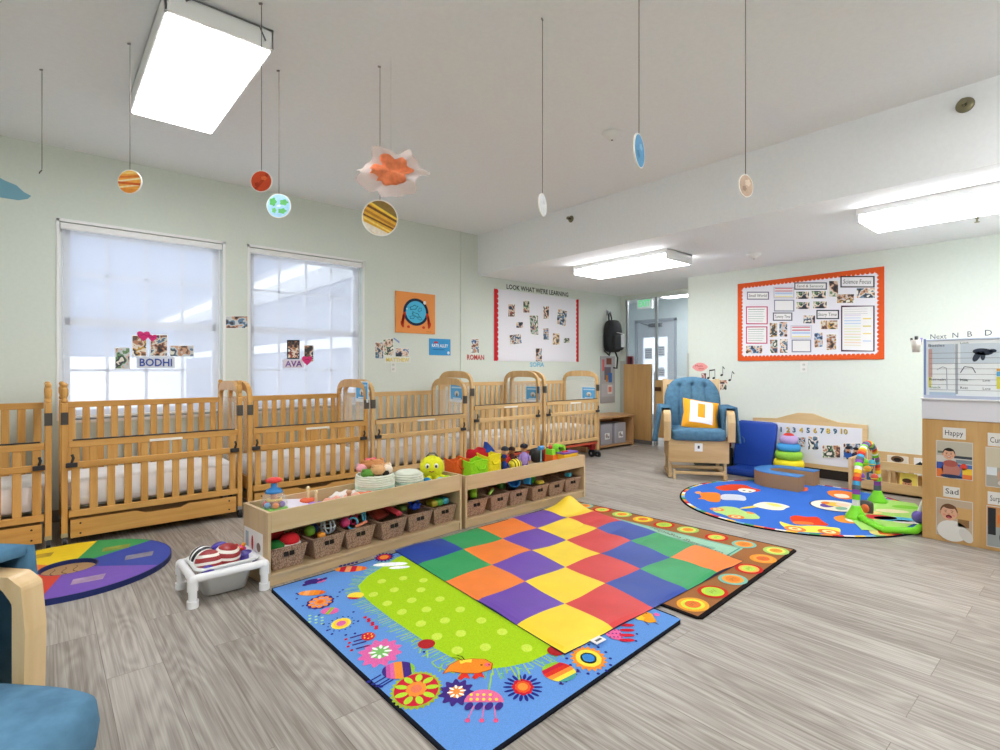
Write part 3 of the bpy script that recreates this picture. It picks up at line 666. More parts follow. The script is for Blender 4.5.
for k in range(10):
    px = (781, 788, 794, 801, 808, 815, 822, 828, 835, 844)[k]; py = 430 + k * .25
    tx = str(k + 1); u, v = EP(px, py + 1.5, 6.2)
    c = CV((6.2, 0, 0), (0, -1, 0), (0, 0, 1), (-1, 0, 0), .0006); c.text(tx, u + .003, v - .004, .05, '#2a5f63', center=True, bold=True, L=1); c.text(tx, u, v, .05, '#d8b64a' if k % 2 else '#4a6f8a', center=True, bold=True, L=2)
    tag(c.build('number_magnet'), 'magnetic numeral %s, %s in the row on the low whiteboard' % (('one', 'two', 'three', 'four', 'five', 'six', 'seven', 'eight', 'nine', 'ten')[k], ('first', 'second', 'third', 'fourth', 'fifth', 'sixth', 'seventh', 'eighth', 'ninth', 'last')[k]), 'number magnet', 'number magnets on the low whiteboard')
def snap(cvf, P, pts, seed, name, label, cat, group, border=None, draw=None, thick=.0015):
    c = cvf(); q = [P(*p) for p in pts]; c.slab(q, border or '#f2f0ee', thick)
    cx = sum(a[0] for a in q) / 4; cy = sum(a[1] for a in q) / 4; k = .93 if border is None else .86
    c.poly([(cx + (a - cx) * k, cy + (b - cy) * k) for a, b in q], picture(seed)); c.L = 2
    if draw: draw(c, q)
    return tag(c.build(name), label, cat, group)
def rc(x0, y0, x1, y1): return [(x0, y1), (x1, y1), (x1, y0), (x0, y0)]
wb = lambda: CV((6.198, 0, 0), (0, -1, 0), (0, 0, 1), (-1, 0, 0), .0006)
WP = lambda a, b: EP(a, b, 6.2)
for i, (r, lb) in enumerate((((767, 438, 776, 450), 'snapshot on the low whiteboard half hidden by the ring tower'), ((795, 437, 806, 447), 'small snapshot on the low whiteboard right of the ring tower'), ((808, 436, 819, 450), 'upright snapshot at the middle of the low whiteboard'),
        ((822, 445, 841, 458), 'wide group snapshot on the low whiteboard'))): snap(wb, WP, rc(*r), 40 + i, 'photo_print', lb, 'photo', 'snapshots on the low whiteboard')
def two(c, q):
    x = sum(a[0] for a in q) / 4; y = sum(a[1] for a in q) / 4
    for dx, col in ((-.033, '#2f5aa8'), (.035, '#20304f')): c.ell(x + dx, y - .035, .036, .035, col, 3); c.ell(x + dx, y + .008, .023, .03, '#c99a7d', 4); c.ell(x + dx, y + .033, .025, .015, '#2b2b33', 5); c.ell(x + dx, y - .012, .015, .012, '#4d342b', 5); c.ell(x + dx - .008, y + .01, .003, .003, '#1c1c20', 6, n=8); c.ell(x + dx + .008, y + .01, .003, .003, '#1c1c20', 6, n=8)
snap(wb, WP, rc(843, 443, 861, 460), 47, 'photo_print', 'snapshot of two adults in caps at the right of the low whiteboard', 'photo', 'snapshots on the low whiteboard', draw=two)

# low bookshelf against the right wall, its left end turned into the room
t = thing('book_rack', 'low maple book rack with books facing out beside the baby gym', 'bookshelf', (5.9, 1.2, 0), R(-90))

for x in (-.4575, .4575): m = MB(MAPLE); m.bx(x - .0125, x + .0125, -.05, .25, 0, .30); m.build('end_panel', t, bevel=.003)
for z0, z1, y in ((.03, .11, -.04), (.225, .30, -.04)): m = MB(MAPX); m.bx(-.445, .445, y, y + .014, z0, z1); m.build('front_rail', t, bevel=.002)
m = MB(MAPX); m.bx(-.445, .445, .2, .214, .03, .36); m.bx(-.445, .445, -.03, .2, .02, .035); m.build('back_panel', t)
for x in (-.15, .2): m = MB(MAPLE); m.bx(x - .008, x + .008, -.028, .19, .035, .22); m.build('divider', t)
bp = Matrix.Translation((5.9, 1.2, 0)) @ Matrix.Rotation(R(-90), 4, 'Z')
for i, (x, w_, h_, z, col, lb, yy) in enumerate(((-.23, .1, .17, .04, '#3f74a8', 'blue picture book at the left end of the low book rack', .02), (-.01, .13, .17, .04, '#ecd566', 'yellow picture book with a face in the middle of the book rack', .0), (.09, .05, .16, .04, '#2f3440', 'thin dark book beside the yellow one in the book rack', .02),
        (.22, .09, .16, .04, '#4a5140', 'dark green book at the right of the book rack', .01), (-.1, .16, .15, .19, '#d8d2c4', 'book with a dark round picture standing tall in the book rack', .14), (.08, .2, .16, .18, '#e9e9ea', 'black and white picture book behind the top rail of the rack', .13), (.26, .1, .13, .2, '#5c5148', 'brown book leaning at the top right of the rack', .12))):
    b = thing('picture_book', lb, 'book', bp @ Vector((x * 1.25, yy, z)), R(-90), 'picture books in the low rack')
    m = MB(M(col, .4)); m.box((0, 0, h_ / 2), (w_, .012, h_)); m.build('cover', b, bevel=.002); m = MB(WHITE); m.box((.002, 0, h_ / 2), (w_, .008, h_ - .008)); m.build('pages', b)
    c = CV((0, -.0062, 0), (1, 0, 0), (0, 0, 1), (0, -1, 0))
    if i == 1: c.ell(-.01, .07, .035, .045, '#c99070'); c.ell(-.01, .105, .036, .02, '#4a2f22', 2); c.ell(-.022, .075, .004, .004, '#222222', 2, n=8); c.ell(.003, .075, .004, .004, '#222222', 2, n=8)
    elif i == 4: c.ell(.0, h_ - .03, .05, .03, '#6b5236'); c.ell(.0, h_ - .035, .03, .018, '#23201e', 2)
    elif i == 5: c.poly([(-.09, .1), (-.02, .155), (.03, .12), (.09, .13), (.05, .06)], '#2a2c33'); c.ell(-.03, .13, .02, .012, '#ffffff', 2)
    else: c.rect(-w_ * .3, h_ * .55, w_ * .3, h_ * .75, '#d9cfae'); c.ell(0, h_ * .3, w_ * .25, h_ * .15, '#b5533c')
    c.build('cover_art', b)

# cabinet with posters of faces, white apron above it, weekly calendar board
t = thing('cabinet', 'oak faced cabinet end with four taped baby photos at the right edge', 'cabinet', (4.56, .862, 0))
FACE = wood('#b98e55', '#cba36c', 2, 8); m = MB(FACE); m.bx(0, .02, -1.5, 0, 0, .812); m.build('face_panel', t, bevel=.002)
m = MB(MAPLE); m.bx(.02, .75, -1.5, -.0, 0, .812); m.build('body', t)
m = MB(M('#d9d8e0', .45)); m.bx(-.012, .75, -1.5, .0, .812, .945); m.build('counter_apron', t, bevel=.004)
m = MB(M('#e9e9ec', .35)); m.bx(-.03, .76, -1.5, .01, .945, .955); m.build('counter_top', t, bevel=.002)
CAB = lambda: CV((4.56, 0, 0), (0, -1, 0), (0, 0, 1), (-1, 0, 0), .0005)
CP = lambda a, b: EP(a, b, 4.56)
SK = '#d9a98c'
def face(c, x, y, s, hair, mouth, hairtop=True):
    c.ell(x - s * .98, y, s * .16, s * .24, '#c9967a', 5); c.ell(x + s * .98, y, s * .16, s * .24, '#c9967a', 5)
    c.ell(x, y + s * .25, s * 1.0, s * 1.12, hair, 5, n=28); c.ell(x, y, s * .92, s * 1.08, SK, 6, n=28)
    if hairtop: c.ell(x + s * .1, y + s * .95, s * .7, s * .3, hair, 7)
    for k in (-1, 1):
        c.ell(x + k * s * .36, y + s * .12, s * .13, s * (.09 if mouth == 'smile' else .04), '#3a2820', 8, n=12); c.ell(x + k * s * .36, y + s * .36, s * .2, s * .04, '#7a5540', 8, rot=(-k * .35 if mouth == 'cry' else k * .1), n=12)
        c.ell(x + k * s * .52, y - s * .28, s * .2, s * .15, '#d8917c', 7, n=14)
    c.ell(x, y - s * .14, s * .15, s * .1, '#c48c72', 8, n=12)
    if mouth == 'smile': c.ell(x, y - s * .48, s * .34, s * .13, '#8d3c38', 8, n=16); c.ell(x, y - s * .43, s * .26, s * .05, '#f4ece6', 9, n=14)
    elif mouth == 'cry': c.ell(x, y - s * .52, s * .36, s * .26, '#6f2428', 8, n=18); c.ell(x, y - s * .62, s * .22, s * .12, '#c9606a', 9, n=14)
    else: c.ell(x, y - s * .5, s * .16, s * .16, '#7c2f30', 8, n=14)
def baby(kind):
    def d(c, q):
        x0 = q[3][0]; y0 = q[3][1]; w_ = q[2][0] - q[3][0]; h_ = q[0][1] - q[3][1]
        P_ = lambda a, b: (x0 + a * w_, y0 + b * h_)
        def rr(a, b, a2, b2, col, L=3): c.poly([P_(a, b), P_(a2, b), P_(a2, b2), P_(a, b2)], col, L)
        if kind == 0:
            rr(.02, .6, .98, .98, '#b9b3a4'); rr(.05, .66, .35, .72, '#6b7468', 4); rr(.5, .55, .98, .62, '#3f454d', 4); rr(.55, .42, .98, .52, '#7f8d95', 4); rr(.02, .02, .98, .4, '#4a6fb4'); rr(.02, .02, .2, .24, '#e0793a', 4); rr(.02, .24, .2, .42, '#3f55a0', 4)
            rr(.72, .02, .98, .14, '#e07a3c', 4); rr(.72, .14, .98, .3, '#ecc23f', 4); c.ell(*P_(.76, .34), w_ * .09, h_ * .09, '#d9482f', 4)
            c.ell(*P_(.42, .22), w_ * .26, h_ * .2, '#b4786b', 4); c.ell(*P_(.40, .40), w_ * .2, h_ * .09, '#a85a50', 5); c.ell(*P_(.42, .06), w_ * .3, h_ * .05, '#2d3b5c', 5); face(c, *P_(.36, .64), w_ * .17, '#2c2320', 'smile')
        elif kind == 1:
            rr(.02, .02, .98, .98, '#bba791'); rr(.55, .5, .98, .8, '#c9a06a', 4); rr(.6, .3, .9, .5, '#8d6a44', 4); c.ell(*P_(.45, .16), w_ * .42, h_ * .28, '#dedad6', 4); c.ell(*P_(.82, .1), w_ * .16, h_ * .2, '#d3cec9', 5, rot=.5); face(c, *P_(.36, .62), w_ * .24, '#6b4a35', 'cry')
        elif kind == 2:
            rr(.02, .5, .98, .98, '#c9bfa9'); rr(.02, .02, .98, .5, '#a9a49a'); rr(.03, .3, .3, .5, '#d8dde2', 4); c.ell(*P_(.6, .3), w_ * .3, h_ * .22, '#c79f8a', 4); c.ell(*P_(.62, .12), w_ * .3, h_ * .1, '#d7cfc7', 5); face(c, *P_(.6, .58), w_ * .18, '#5b4434', 'o')
        else:
            rr(.02, .5, .98, .98, '#c48a55'); rr(.02, .02, .98, .5, '#9aa0a0'); rr(.04, .3, .25, .95, '#2e2f33', 4); rr(.3, .6, .5, .8, '#d8763c', 4); c.ell(*P_(.6, .26), w_ * .26, h_ * .2, '#4a4f58', 4); face(c, *P_(.62, .54), w_ * .19, '#4a3528', 'o')
    return d
for i, (r, lb) in enumerate((((936, 440, 972, 485), 'taped photo of a smiling baby, upper left on the oak cabinet'), ((936, 498.5, 972, 543), 'taped photo of a crying baby, lower left on the oak cabinet'),
        ((985.5, 447, 1022, 493), 'taped photo at the right edge, upper one on the oak cabinet'), ((986.5, 505, 1022, 552), 'taped photo at the right edge, lower one on the oak cabinet'))):
    a = CP(r[0], r[1]); b_ = CP(r[0], r[3]); 
    yb = {0: .425, 1: .04, 2: .402, 3: .022}[i]; yt = {0: .672, 1: .288, 2: .655, 3: .283}[i]; x0 = a[0]; x1 = {0: -.6, 1: -.6, 2: -.36, 3: -.36}[i]
    c = CAB(); q = [(x0, yt), (x1, yt), (x1, yb), (x0, yb)]; c.slab(q, '#cfcac6', .001); baby(i)(c, q); tag(c.build('photo_print'), lb, 'photo', 'taped baby photos on the cabinet')
for i, (x0, x1, z0, z1, tx, lb) in enumerate(((-.752, -.635, .688, .762, 'Happy', 'white word label above the smiling baby photo'), (-.75, -.665, .30, .37, 'Sad', 'white word label above the crying baby photo'),
        (-.53, -.40, .662, .745, 'Curious', 'white word label above the upper right cabinet photo'), (-.53, -.40, .292, .372, 'Surprised', 'white word label above the lower right cabinet photo'))):
    c = CAB(); c.slab([(x0, z1), (x1, z1), (x1, z0), (x0, z0)], '#dedbd8', .001); c.text(tx, x0 + .012, z0 + .022, .034, '#2b2f3a', wid=(x1 - x0) * .78); tag(c.build('word_label'), lb, 'label', 'word labels on the cabinet')
# calendar board standing on the counter
t = thing('calendar_board', 'clear framed weekly board with handwritten notes on the white counter', 'board', (4.56, .852, .955))
m = MB(M('#7c8fc0', .3)); m.bx(-.012, .0, -.012, 0, -.0, .40); m.build('edge_strip', t, bevel=.002); m = MB(M('#b9c2d8', .3)); m.bx(-.016, .016, -1.3, 0, .0, .02); m.bx(-.01, 0, -1.3, 0, .385, .395); m.build('base_rail', t, bevel=.002)
m = MB(M('#eef3f7', .25)); m.bx(-.002, .004, -1.3, -.01, .02, .385); m.build('sheet', t)
c = CV((4.5565, .852, .955), (0, -1, 0), (0, 0, 1), (-1, 0, 0), .0005); 
c.rect(.03, .23, .16, .36, '#c3d0dd'); c.rect(.19, .23, .5, .36, '#cfdbe6'); c.rect(.03, .02, .17, .04, '#b7cbe0', 2); c.rect(.165, .03, .178, .36, '#a9b0b8', 2)
c.rect(.025, .14, .045, .33, '#c9a6a0', 2); c.rect(.025, .07, .04, .14, '#d8cf6a', 2)
for k in range(8): c.rect(.03, .055 + k * .035, .6, .057 + k * .035, '#6d6a74', 3)
c.ell(.30, .305, .05, .022, '#3c4353', 4, rot=-.1); c.ell(.27, .275, .016, .035, '#3c4353', 4, rot=-.4); c.ell(.3, .28, .012, .03, '#3c4353', 4); c.ell(.345, .31, .02, .012, '#3c4353', 4)
c.rect(.365, .07, .5, .145, '#d9d355', 4); c.rect(.365, .15, .5, .178, '#5fa9dc', 4); c.rect(.365, .182, .5, .198, '#d9a552', 4); c.rect(.39, .155, .42, .17, '#cf5a6a', 5)
c.line([(.19, .17), (.21, .21), (.25, .205), (.265, .17)], .005, '#5b6070', 4); c.line([(.07, .19), (.1, .21), (.12, .2), (.123, .06)], .004, '#9aa0ac', 4)
c.text('Next', .035, .398, .032, '#3d4468', wid=.085); c.text('N', .15, .402, .032, '#3d4468'); c.text('B', .225, .405, .034, '#4a4468'); c.text('D', .31, .408, .036, '#3d4468'); c.text('L', .42, .41, .036, '#3d4468')
c.text('Bottles', .025, .345, .018, '#353a4a', wid=.085, L=5); c.text('Lunch', .19, .36, .012, '#353a4a', L=5); c.text('Remain', .03, .118, .016, '#353a4a', wid=.085, L=5); c.text('Snack', .03, .065, .015, '#5a8a6a', wid=.06, L=5); c.text('Milk', .19, .115, .016, '#353a4a', L=5); c.text('Low', .30, .115, .014, '#353a4a', L=5); c.text('Rest', .19, .065, .015, '#353a4a', L=5); c.text('Lots', .30, .062, .015, '#353a4a', L=5)
c.mb.T = Matrix(); o = c.mb.build('handwriting', None, recenter=False); o.parent = t; o.location = -Vector(t.location)
# marker cup hooked to the board's left edge
t = thing('marker_cup', 'white cup of markers hanging at the left edge of the weekly board', 'cup', (4.55, .893, 1.265))
m = MB(M('#dcd6d0', .4)); m.lathe((0, 0, 0), [(.022, 0), (.03, .085), (.026, .085), (.018, .01)], 18); m.bx(-.006, .006, -.036, -.02, .05, .07); m.build('cup_body', t)
for k, (dx, dy, col, nm) in enumerate(((-.008, .012, '#26262c', 'black marker leaning left in the hanging cup'), (.008, .0, '#17171a', 'thick black eraser end standing in the middle of the hanging cup'), (-.003, -.014, '#8f84c4', 'violet marker leaning right in the hanging cup'))):
    m = MB(M(col, .4)); m.tube([(4.55 + dx * .4, .893 + dy * .3, 1.275), (4.55 + dx, .893 + dy * (2.2 if k != 1 else 1), 1.375 - (0 if k == 1 else .012))], .0075 if k != 1 else .011, 8); tag(m.build('marker'), nm, 'marker', 'markers in the hanging cup')

# ================================================================== BABY GYM
t = thing('baby_gym', 'green play gym with striped arches and hanging toys on the round rug', 'baby gym', (5.1, 1.2, .011))
b0 = Vector((4.70, 1.29, .012)); b1 = Vector((5.42, 1.33, .012)); b2 = onz(922, 523, .012); bo = Vector(t.location)
LG = M('#7fdc2f', .35)
m = MB(LG)
pb = onz(885, 520, .012) - bo
m.tube([b0 - bo + Vector((0, 0, .022)), onz(885, 533, .012) - bo + Vector((0, 0, .022)), onz(915, 534, .012) - bo + Vector((0, 0, .022)), onz(935, 520, .012) - bo + Vector((0, 0, .022))], .024, 10); m.build('base_rail', t)
for p in (b0, b1): m = MB(LG); m.lathe((p.x - bo.x, p.y - bo.y, -.0), [(.075, 0), (.07, .02), (.045, .06), (.032, .09), (.03, .1)], 18); m.build('arch_foot', t)
top = ats(876, 455, 5.25 * .99)
def archpts(p, q, hgt, out, n=30):
    r = []
    for i in range(n + 1):
        a = pi * i / n; r.append(p.lerp(q, (1 - cos(a)) / 2) + Vector((0, 0, .09 + hgt * sin(a) ** .8)) + out * sin(a))
    return r
cols = ['#e8e8e8', '#d4413a', '#8e4fb0', '#f0c93a', '#4aa7d8', '#7ed43a', '#ef7f34', '#5a6a74']
pp = archpts(b0 - bo, b1 - bo, .44, Vector((.0, .0, 0)), 44); pcs = []
for i in range(44):
    m = MB(noisy(cols[(i * 5) % 8], 90, .06, .8, .1, 'cl')); m.cyl(pp[i], pp[i + 1], .026 + (.002 if i % 2 else 0), n=10); pcs.append(m)
mm = MB()
for m_ in pcs:
    mm.m(m_.mats[0]); mm.add(m_.V, m_.F, True)
mm.build('striped_arch', t)
md = pp[22]
for k, (i, dz, col, rr) in enumerate(((12, .14, '#7b4fb5', .035), (18, .12, '#79d435', .032), (22, .2, '#e39a2f', .028), (28, .14, '#46b0c8', .03), (33, .2, '#d8553f', .03))):
    p = pp[i]; m = MB(M('#d8d8dc')); m.tube([p, p - Vector((0, 0, dz - rr))], .003, 5); m.m(M(col, .4)); m.lathe(tuple(p - Vector((0, 0, dz + rr))), [(.003, 0), (rr * .8, rr * .3), (rr, rr), (rr * .7, rr * 1.7), (.004, rr * 2)], 14)
    m.m(M('#f4e14a')); m.torus(tuple(p - Vector((0, 0, dz + rr * .2))), rr * .8, .006, 14, 6); m.build('hanging_toy', t)
# oval play mat of the gym
C_ = onz(885, 515, 0) - bo; m = MB(M('#b9dc9a', .9))
def gm(c, x, y, a, b_, col, L, rot=0, **k): c.ell(x, y, a, b_, col, L, rot=rot, **k)
c = CV((0, 0, .003), (1, 0, 0), (0, 1, 0), (0, 0, 1), .0008, mf=lambda h: noisy(h, 120, .06, .9, .1, 'cl'))
q = [onz(a, b_, 0) - bo for a, b_ in ((845, 515), (862, 532), (900, 532), (930, 518), (915, 505), (880, 500))]
c.poly([(p.x, p.y) for p in q], '#a9d872'); c.L = 1
for a, b_, rx_, ry_, col in ((878, 519, .13, .07, '#d03a3a'), (896, 521, .15, .07, '#55b4dc'), (908, 524, .1, .05, '#e9e6e2'), (892, 513, .12, .06, '#e8dcb4'), (906, 509, .1, .06, '#84cf3c'), (868, 514, .1, .06, '#f0d68a')):
    p = onz(a, b_, 0) - bo; c.ell(p.x, p.y, rx_, ry_, col, 2, rot=-.9)
c.build('play_mat', t)
m = MB(M('#6e5bb8', .35)); p = onz(919, 517, .1) - bo; m.ball(tuple(p), .045); m.m(M('#e8e8ea')); m.cyl(p + Vector((0, 0, .03)), p + Vector((.0, -.02, .12)), .014, .008); m.build('rattle_ball', t)
m = MB(M('#51514f', .4)); p = onz(866, 508, .05) - bo; m.pillow(tuple(p), (.05, .1, .12), .5, .5, 16, 8); m.m(M('#e0703c')); m.ball(tuple(p - Vector((.02, .0, 0))), (.02, .03, .035)); m.build('rattle_frame', t)
# ================================================================== TOY SHELVES
BIRCH = wood('#bfa27a', '#d6bd98', 0, 5); BIRZ = wood('#bfa27a', '#d6bd98', 2, 5); EDGE = M('#e9dfd0', .5)
SL = 1.39
UN = [((.895, 2.90), math.atan2(.157, 1.392)), ((2.306, 3.052), math.atan2(.059, 1.391))]
def shelf_unit(k, label):
    (x, y), a = UN[k]; ZH = (.396, .378)[k]; t = thing('toy_shelf', label, 'shelf', (x, y, 0), a, 'low birch toy shelves')
    for nm, xs in (('side_panel', (0, .018)), ('side_panel', (SL - .018, SL))):
        m = MB(BIRZ); m.bx(xs[0], xs[1], 0, .315, 0, ZH); m.build(nm, t, bevel=.002)
    m = MB(BIRCH); m.bx(.018, SL - .018, .0, .015, .285 - .01 * k, ZH); m.build('front_apron', t, bevel=.002)
    m = MB(BIRCH); m.bx(.018, SL - .018, .30, .315, .03, ZH); m.build('back_panel', t, bevel=.002)
    m = MB(BIRCH); m.bx(.018, SL - .018, .015, .30, .30, .315); m.build('toy_tray', t)
    m = MB(BIRCH); m.bx(.018, SL - .018, .0, .30, .052, .066); m.bx(.018, SL - .018, .012, .026, .0, .052); m.build('bottom_shelf', t, bevel=.002)
    return t
s1 = shelf_unit(0, 'left unit of the low birch toy shelf, with the dome popper on top'); s2 = shelf_unit(1, 'right unit of the low birch toy shelf, with soft cube bins on top')
c = CV((0, 0, 0), (0, -1, 0), (0, 0, 1), (-1, 0, 0), .0004); c.slab([(-.30, .14), (-.06, .14), (-.06, .27), (-.30, .27)], '#e6e2e0', .001); c.rect(-.28, .15, -.24, .25, '#9fb0b8'); c.ell(-.19, .2, .013, .04, '#c5403c'); c.ell(-.11, .19, .025, .025, '#8b7468'); o = c.build('picture_label', s1)
def SP(px, dep, k=None):
    """point on the shelf tray: pixel column px, depth dep behind the unit's front"""
    d = ray(px, 0)
    for (x0, y0), a in ([UN[k]] if k is not None else UN):
        u = Vector((cos(a), sin(a))); n = Vector((-sin(a), cos(a))); p = Vector((x0, y0)) + n * dep
        s = (p.x * d.y - p.y * d.x) / -(u.x * d.y - u.y * d.x); q = p + u * s
        if -.02 < s < SL + .02 or k is not None: return q, a, s
    return q, a, s
def SZ(q, py):   # height on the vertical through q that shows at row py
    return CAMZ + (CY - py) / FPX * (q.x * FW.x + q.y * FW.y)
def U3(k, s, d, z):
    (x0, y0), a = UN[k]; return Vector((x0 + cos(a) * s - sin(a) * d, y0 + sin(a) * s + cos(a) * d, z))
# baskets -------------------------------------------------------------
WK = wicker(); HOLE_SHADE = M('#1d1512', .9)
def make_basket(label):
    t = thing('wicker_basket', label, 'basket', group='wicker baskets in the toy shelf')
    w0, w1, d0, d1, h = .080, .104, .115, .13, .114
    def ring(w_, d_, z): return [(-w_, -d_, z), (w_, -d_, z), (w_, d_, z), (-w_, d_, z)]
    m = MB(WK); vs = ring(w0, d0, 0) + ring(w1, d1, h) + ring(w1 - .011, d1 - .011, h) + ring(w0 - .01, d0 - .01, .012)
    fs = [(3, 2, 1, 0)]
    for a in (0, 4, 8): fs += [(a + i, a + (i + 1) % 4, a + 4 + (i + 1) % 4, a + 4 + i) for i in range(4)]
    fs.append((12, 13, 14, 15)); m.add(vs, fs); m.build('woven_body', t, bevel=.006)
    m = MB(WK); r = [Vector(p) for p in ring(w1 - .005, d1 - .005, h)]; m.tube(r, .008, 8, True); m.build('rim', t)
    m = MB(HOLE_SHADE); m.at((0, -.1275, .082), rx=R(-9)); m.box((-.016, 0, 0), (.026, .004, .024)); m.box((.016, 0, 0), (.026, .004, .024)); m.build('handle_hole_shade', t)  # dark blocks on the front painted as the shade inside open holes
    return t
bl1 = ['leftmost basket of the left shelf, holding a red scalloped ball', 'basket second from the left, holding a grey cage rattle', 'basket with pink and blue ring rattles, third from the left', 'basket with red flat books, fourth in the left shelf', 'basket with a blue spiky toy, fifth in the left shelf', 'basket at the right end of the left shelf with teal toys']
bl2 = ['basket at the left end of the right shelf, with a lime cup', 'second basket of the right shelf, with a lime stick', 'basket of the right shelf holding a round blue bucket', 'basket of the right shelf holding blue and green blocks', 'nearly empty basket, fifth in the right shelf', 'rightmost basket of the right shelf, with a teal block']
bproto = None
for k, labs in ((0, bl1), (1, bl2)):
    for i, lb in enumerate(labs):
        if bproto is None: b = bproto = make_basket(lb)
        else: b = copy_tree(bproto); b['label'] = lb
        b.location = U3(k, .13 + i * .2265 + (.005 if i % 2 else 0), .148 + .006 * ((i * 7) % 3), .0665); b.rotation_euler = (0, 0, UN[k][1] + R((-2, 3, -1, 2, 0, -3)[i]))
def soft(h): return noisy(h, 70, .12, .9, .3, 'cl')
def toy(name, mb, label, cat='toy', group='toys in the wicker baskets'): return tag(mb.build(name), label, cat, group)
def BI(k, i, dx, dy, z): return tuple(U3(k, .13 + i * .2265 + dx, .15 + dy, .053 + z))
m = MB(soft('#c9252d')); p = BI(0, 0, .03, -.06, .145); m.ball(p, (.055, .05, .04)); m.m(soft('#f1e9e2')); m.torus((p[0], p[1], p[2] - .018), .055, .007, 20, 6); toy('plush_ball', m, 'red plush ball with a white scalloped edge in the leftmost basket')
m = MB(soft('#2f7d3b')); p = BI(0, 0, -.04, -.05, .125); m.ball(p, (.05, .06, .03)); toy('green_cloth', m, 'green cloth toy in the leftmost basket', 'cloth')
m = MB(soft('#b3262b')); p = BI(0, 0, -.02, .07, .155); m.pillow(p, (.14, .12, .06), .5, .5, 16, 8); toy('red_cloth', m, 'folded red cloth behind the plush ball', 'cloth')
m = MB(M('#6da52e', .4)); m.ball(BI(0, 1, -.055, -.02, .155), .032); toy('ball', m, 'green ball in the second basket', 'ball')
m = MB(M('#3c4f8c', .4)); m.ball(BI(0, 1, -.01, .02, .15), .03); toy('ball', m, 'navy ball in the second basket', 'ball')
m = MB(M('#ef9a30', .4)); m.pillow(BI(0, 1, -.02, -.09, .137), (.045, .04, .03), .6, .6, 14, 8); toy('orange_toy', m, 'small orange toy at the front of the second basket')
m = MB(M('#b9bec6', .3)); p = Vector(BI(0, 1, .045, -.045, .165))
for e in ((1, 0, 0), (0, 1, 0), (0, 0, 1), (.7, .7, 0), (.7, -.7, .3)):
    e = Vector(e).normalized(); a = e.orthogonal().normalized(); b_ = e.cross(a); m.tube([p + (a * cos(q * pi / 8) + b_ * sin(q * pi / 8)) * .043 for q in range(16)], .0045, 6, True)
toy('cage_rattle', m, 'grey wire cage ball rattle in the second basket')
for dx, dy, z, col, lb, rx in ((.055, -.06, .18, '#58b5d8', 'light blue ring rattle standing in the third basket', .9), (-.0, -.03, .17, '#d8316e', 'pink ring rattle in the third basket', .4), (-.03, -.07, .155, '#58b5d8', 'small light blue ring in the third basket', -.3)):
    m = MB(M(col, .35)); p = Vector(BI(0, 2, dx, dy, z)); a = Vector((cos(rx), sin(rx), .2)).normalized(); b_ = Vector((-.2, 0, 1)).normalized(); m.tube([p + a * .03 * cos(q * pi / 8) + b_ * .035 * sin(q * pi / 8) for q in range(16)], .006, 6, True); toy('ring_rattle', m, lb)
m = MB(M('#d63c76', .5)); m.ball(BI(0, 2, -.07, -.05, .165), .03); toy('ball', m, 'pink ball at the left of the third basket', 'ball')
m = MB(M('#e98a6a', .5)); m.tube([BI(0, 2, -.03, -.1, .14), BI(0, 2, .05, -.1, .155)], .009, 8); toy('stick_rattle', m, 'salmon stick rattle at the front of the third basket')
m = MB(M('#8d3226', .6)); m.at(BI(0, 3, -.03, .02, .17), rx=.5, rz=.4); m.box((0, 0, 0), (.12, .14, .02)); toy('board_book', m, 'brick red board book lying in the fourth basket', 'book')
for q in range(2): m = MB(M(('#c93c4a', '#d84f5e')[q], .6)); m.at(BI(0, 3, .05 + .02 * q, -.04, .165), rx=.3, ry=.8, rz=.5); m.box((0, 0, 0), (.03, .12, .02)); toy('wood_block', m, 'red long block leaning at the right of the fourth basket, %s one' % ('left', 'right')[q], 'block')
m = MB(M('#2b4fc4', .4)); p = BI(0, 4, .02, -.03, .155); m.ball(p, .026)
for q in range(10): a = q * 2.4; z = -.6 + q * .16; m.ball((p[0] + .034 * cos(a), p[1] + .034 * sin(a), p[2] + z * .03 + .008), .011, 8, 6)
toy('spiky_ball', m, 'royal blue knobbly ball in the fifth basket', 'ball')
m = MB(M('#6d8f3a', .5)); m.pillow(BI(0, 4, -.05, .02, .15), (.06, .08, .04), .6, .6, 14, 8); toy('olive_toy', m, 'olive green toy behind the blue knobbly ball')
for dx, col, lb in ((-.05, '#b3a436', 'mustard toy in the basket at the end of the left shelf'), (.0, '#5aa84a', 'green toy in the basket at the end of the left shelf'), (.055, '#3f9fb4', 'teal toy in the basket at the end of the left shelf')):
    m = MB(M(col, .45)); m.pillow(BI(0, 5, dx, -.03, .15), (.06, .09, .045), .5, .5, 14, 8); toy('soft_block', m, lb, 'block')
m = MB(M('#b8323a', .45)); m.pillow(BI(1, 0, -.05, -.02, .145), (.06, .08, .05), .5, .5, 14, 8); toy('soft_block', m, 'red toy in the basket at the left of the right shelf', 'block')
m = MB(M('#94cc2e', .4)); m.at(BI(1, 0, .035, -.04, .155), rx=-.7, rz=-.5); m.lathe((0, 0, -.03), [(.025, 0), (.034, .06), (.029, .06), (.022, .008)], 18); toy('cup', m, 'lime plastic cup tipped over in the right shelf basket', 'cup')
m = MB(M('#a8d060', .4)); m.tube([BI(1, 1, -.06, -.08, .14), BI(1, 1, .03, -.02, .155)], .011, 8); toy('stick_rattle', m, 'pale lime stick in the second basket of the right shelf')
m = MB(M('#2f8ad0', .35)); m.at(BI(1, 2, .02, -.03, .165), rx=.95, rz=-.6); m.lathe((0, 0, -.04), [(.038, 0), (.05, .085), (.054, .085), (.054, .093), (.046, .093), (.034, .01)], 22); toy('bucket', m, 'round blue bucket lying in a basket of the right shelf', 'bucket')
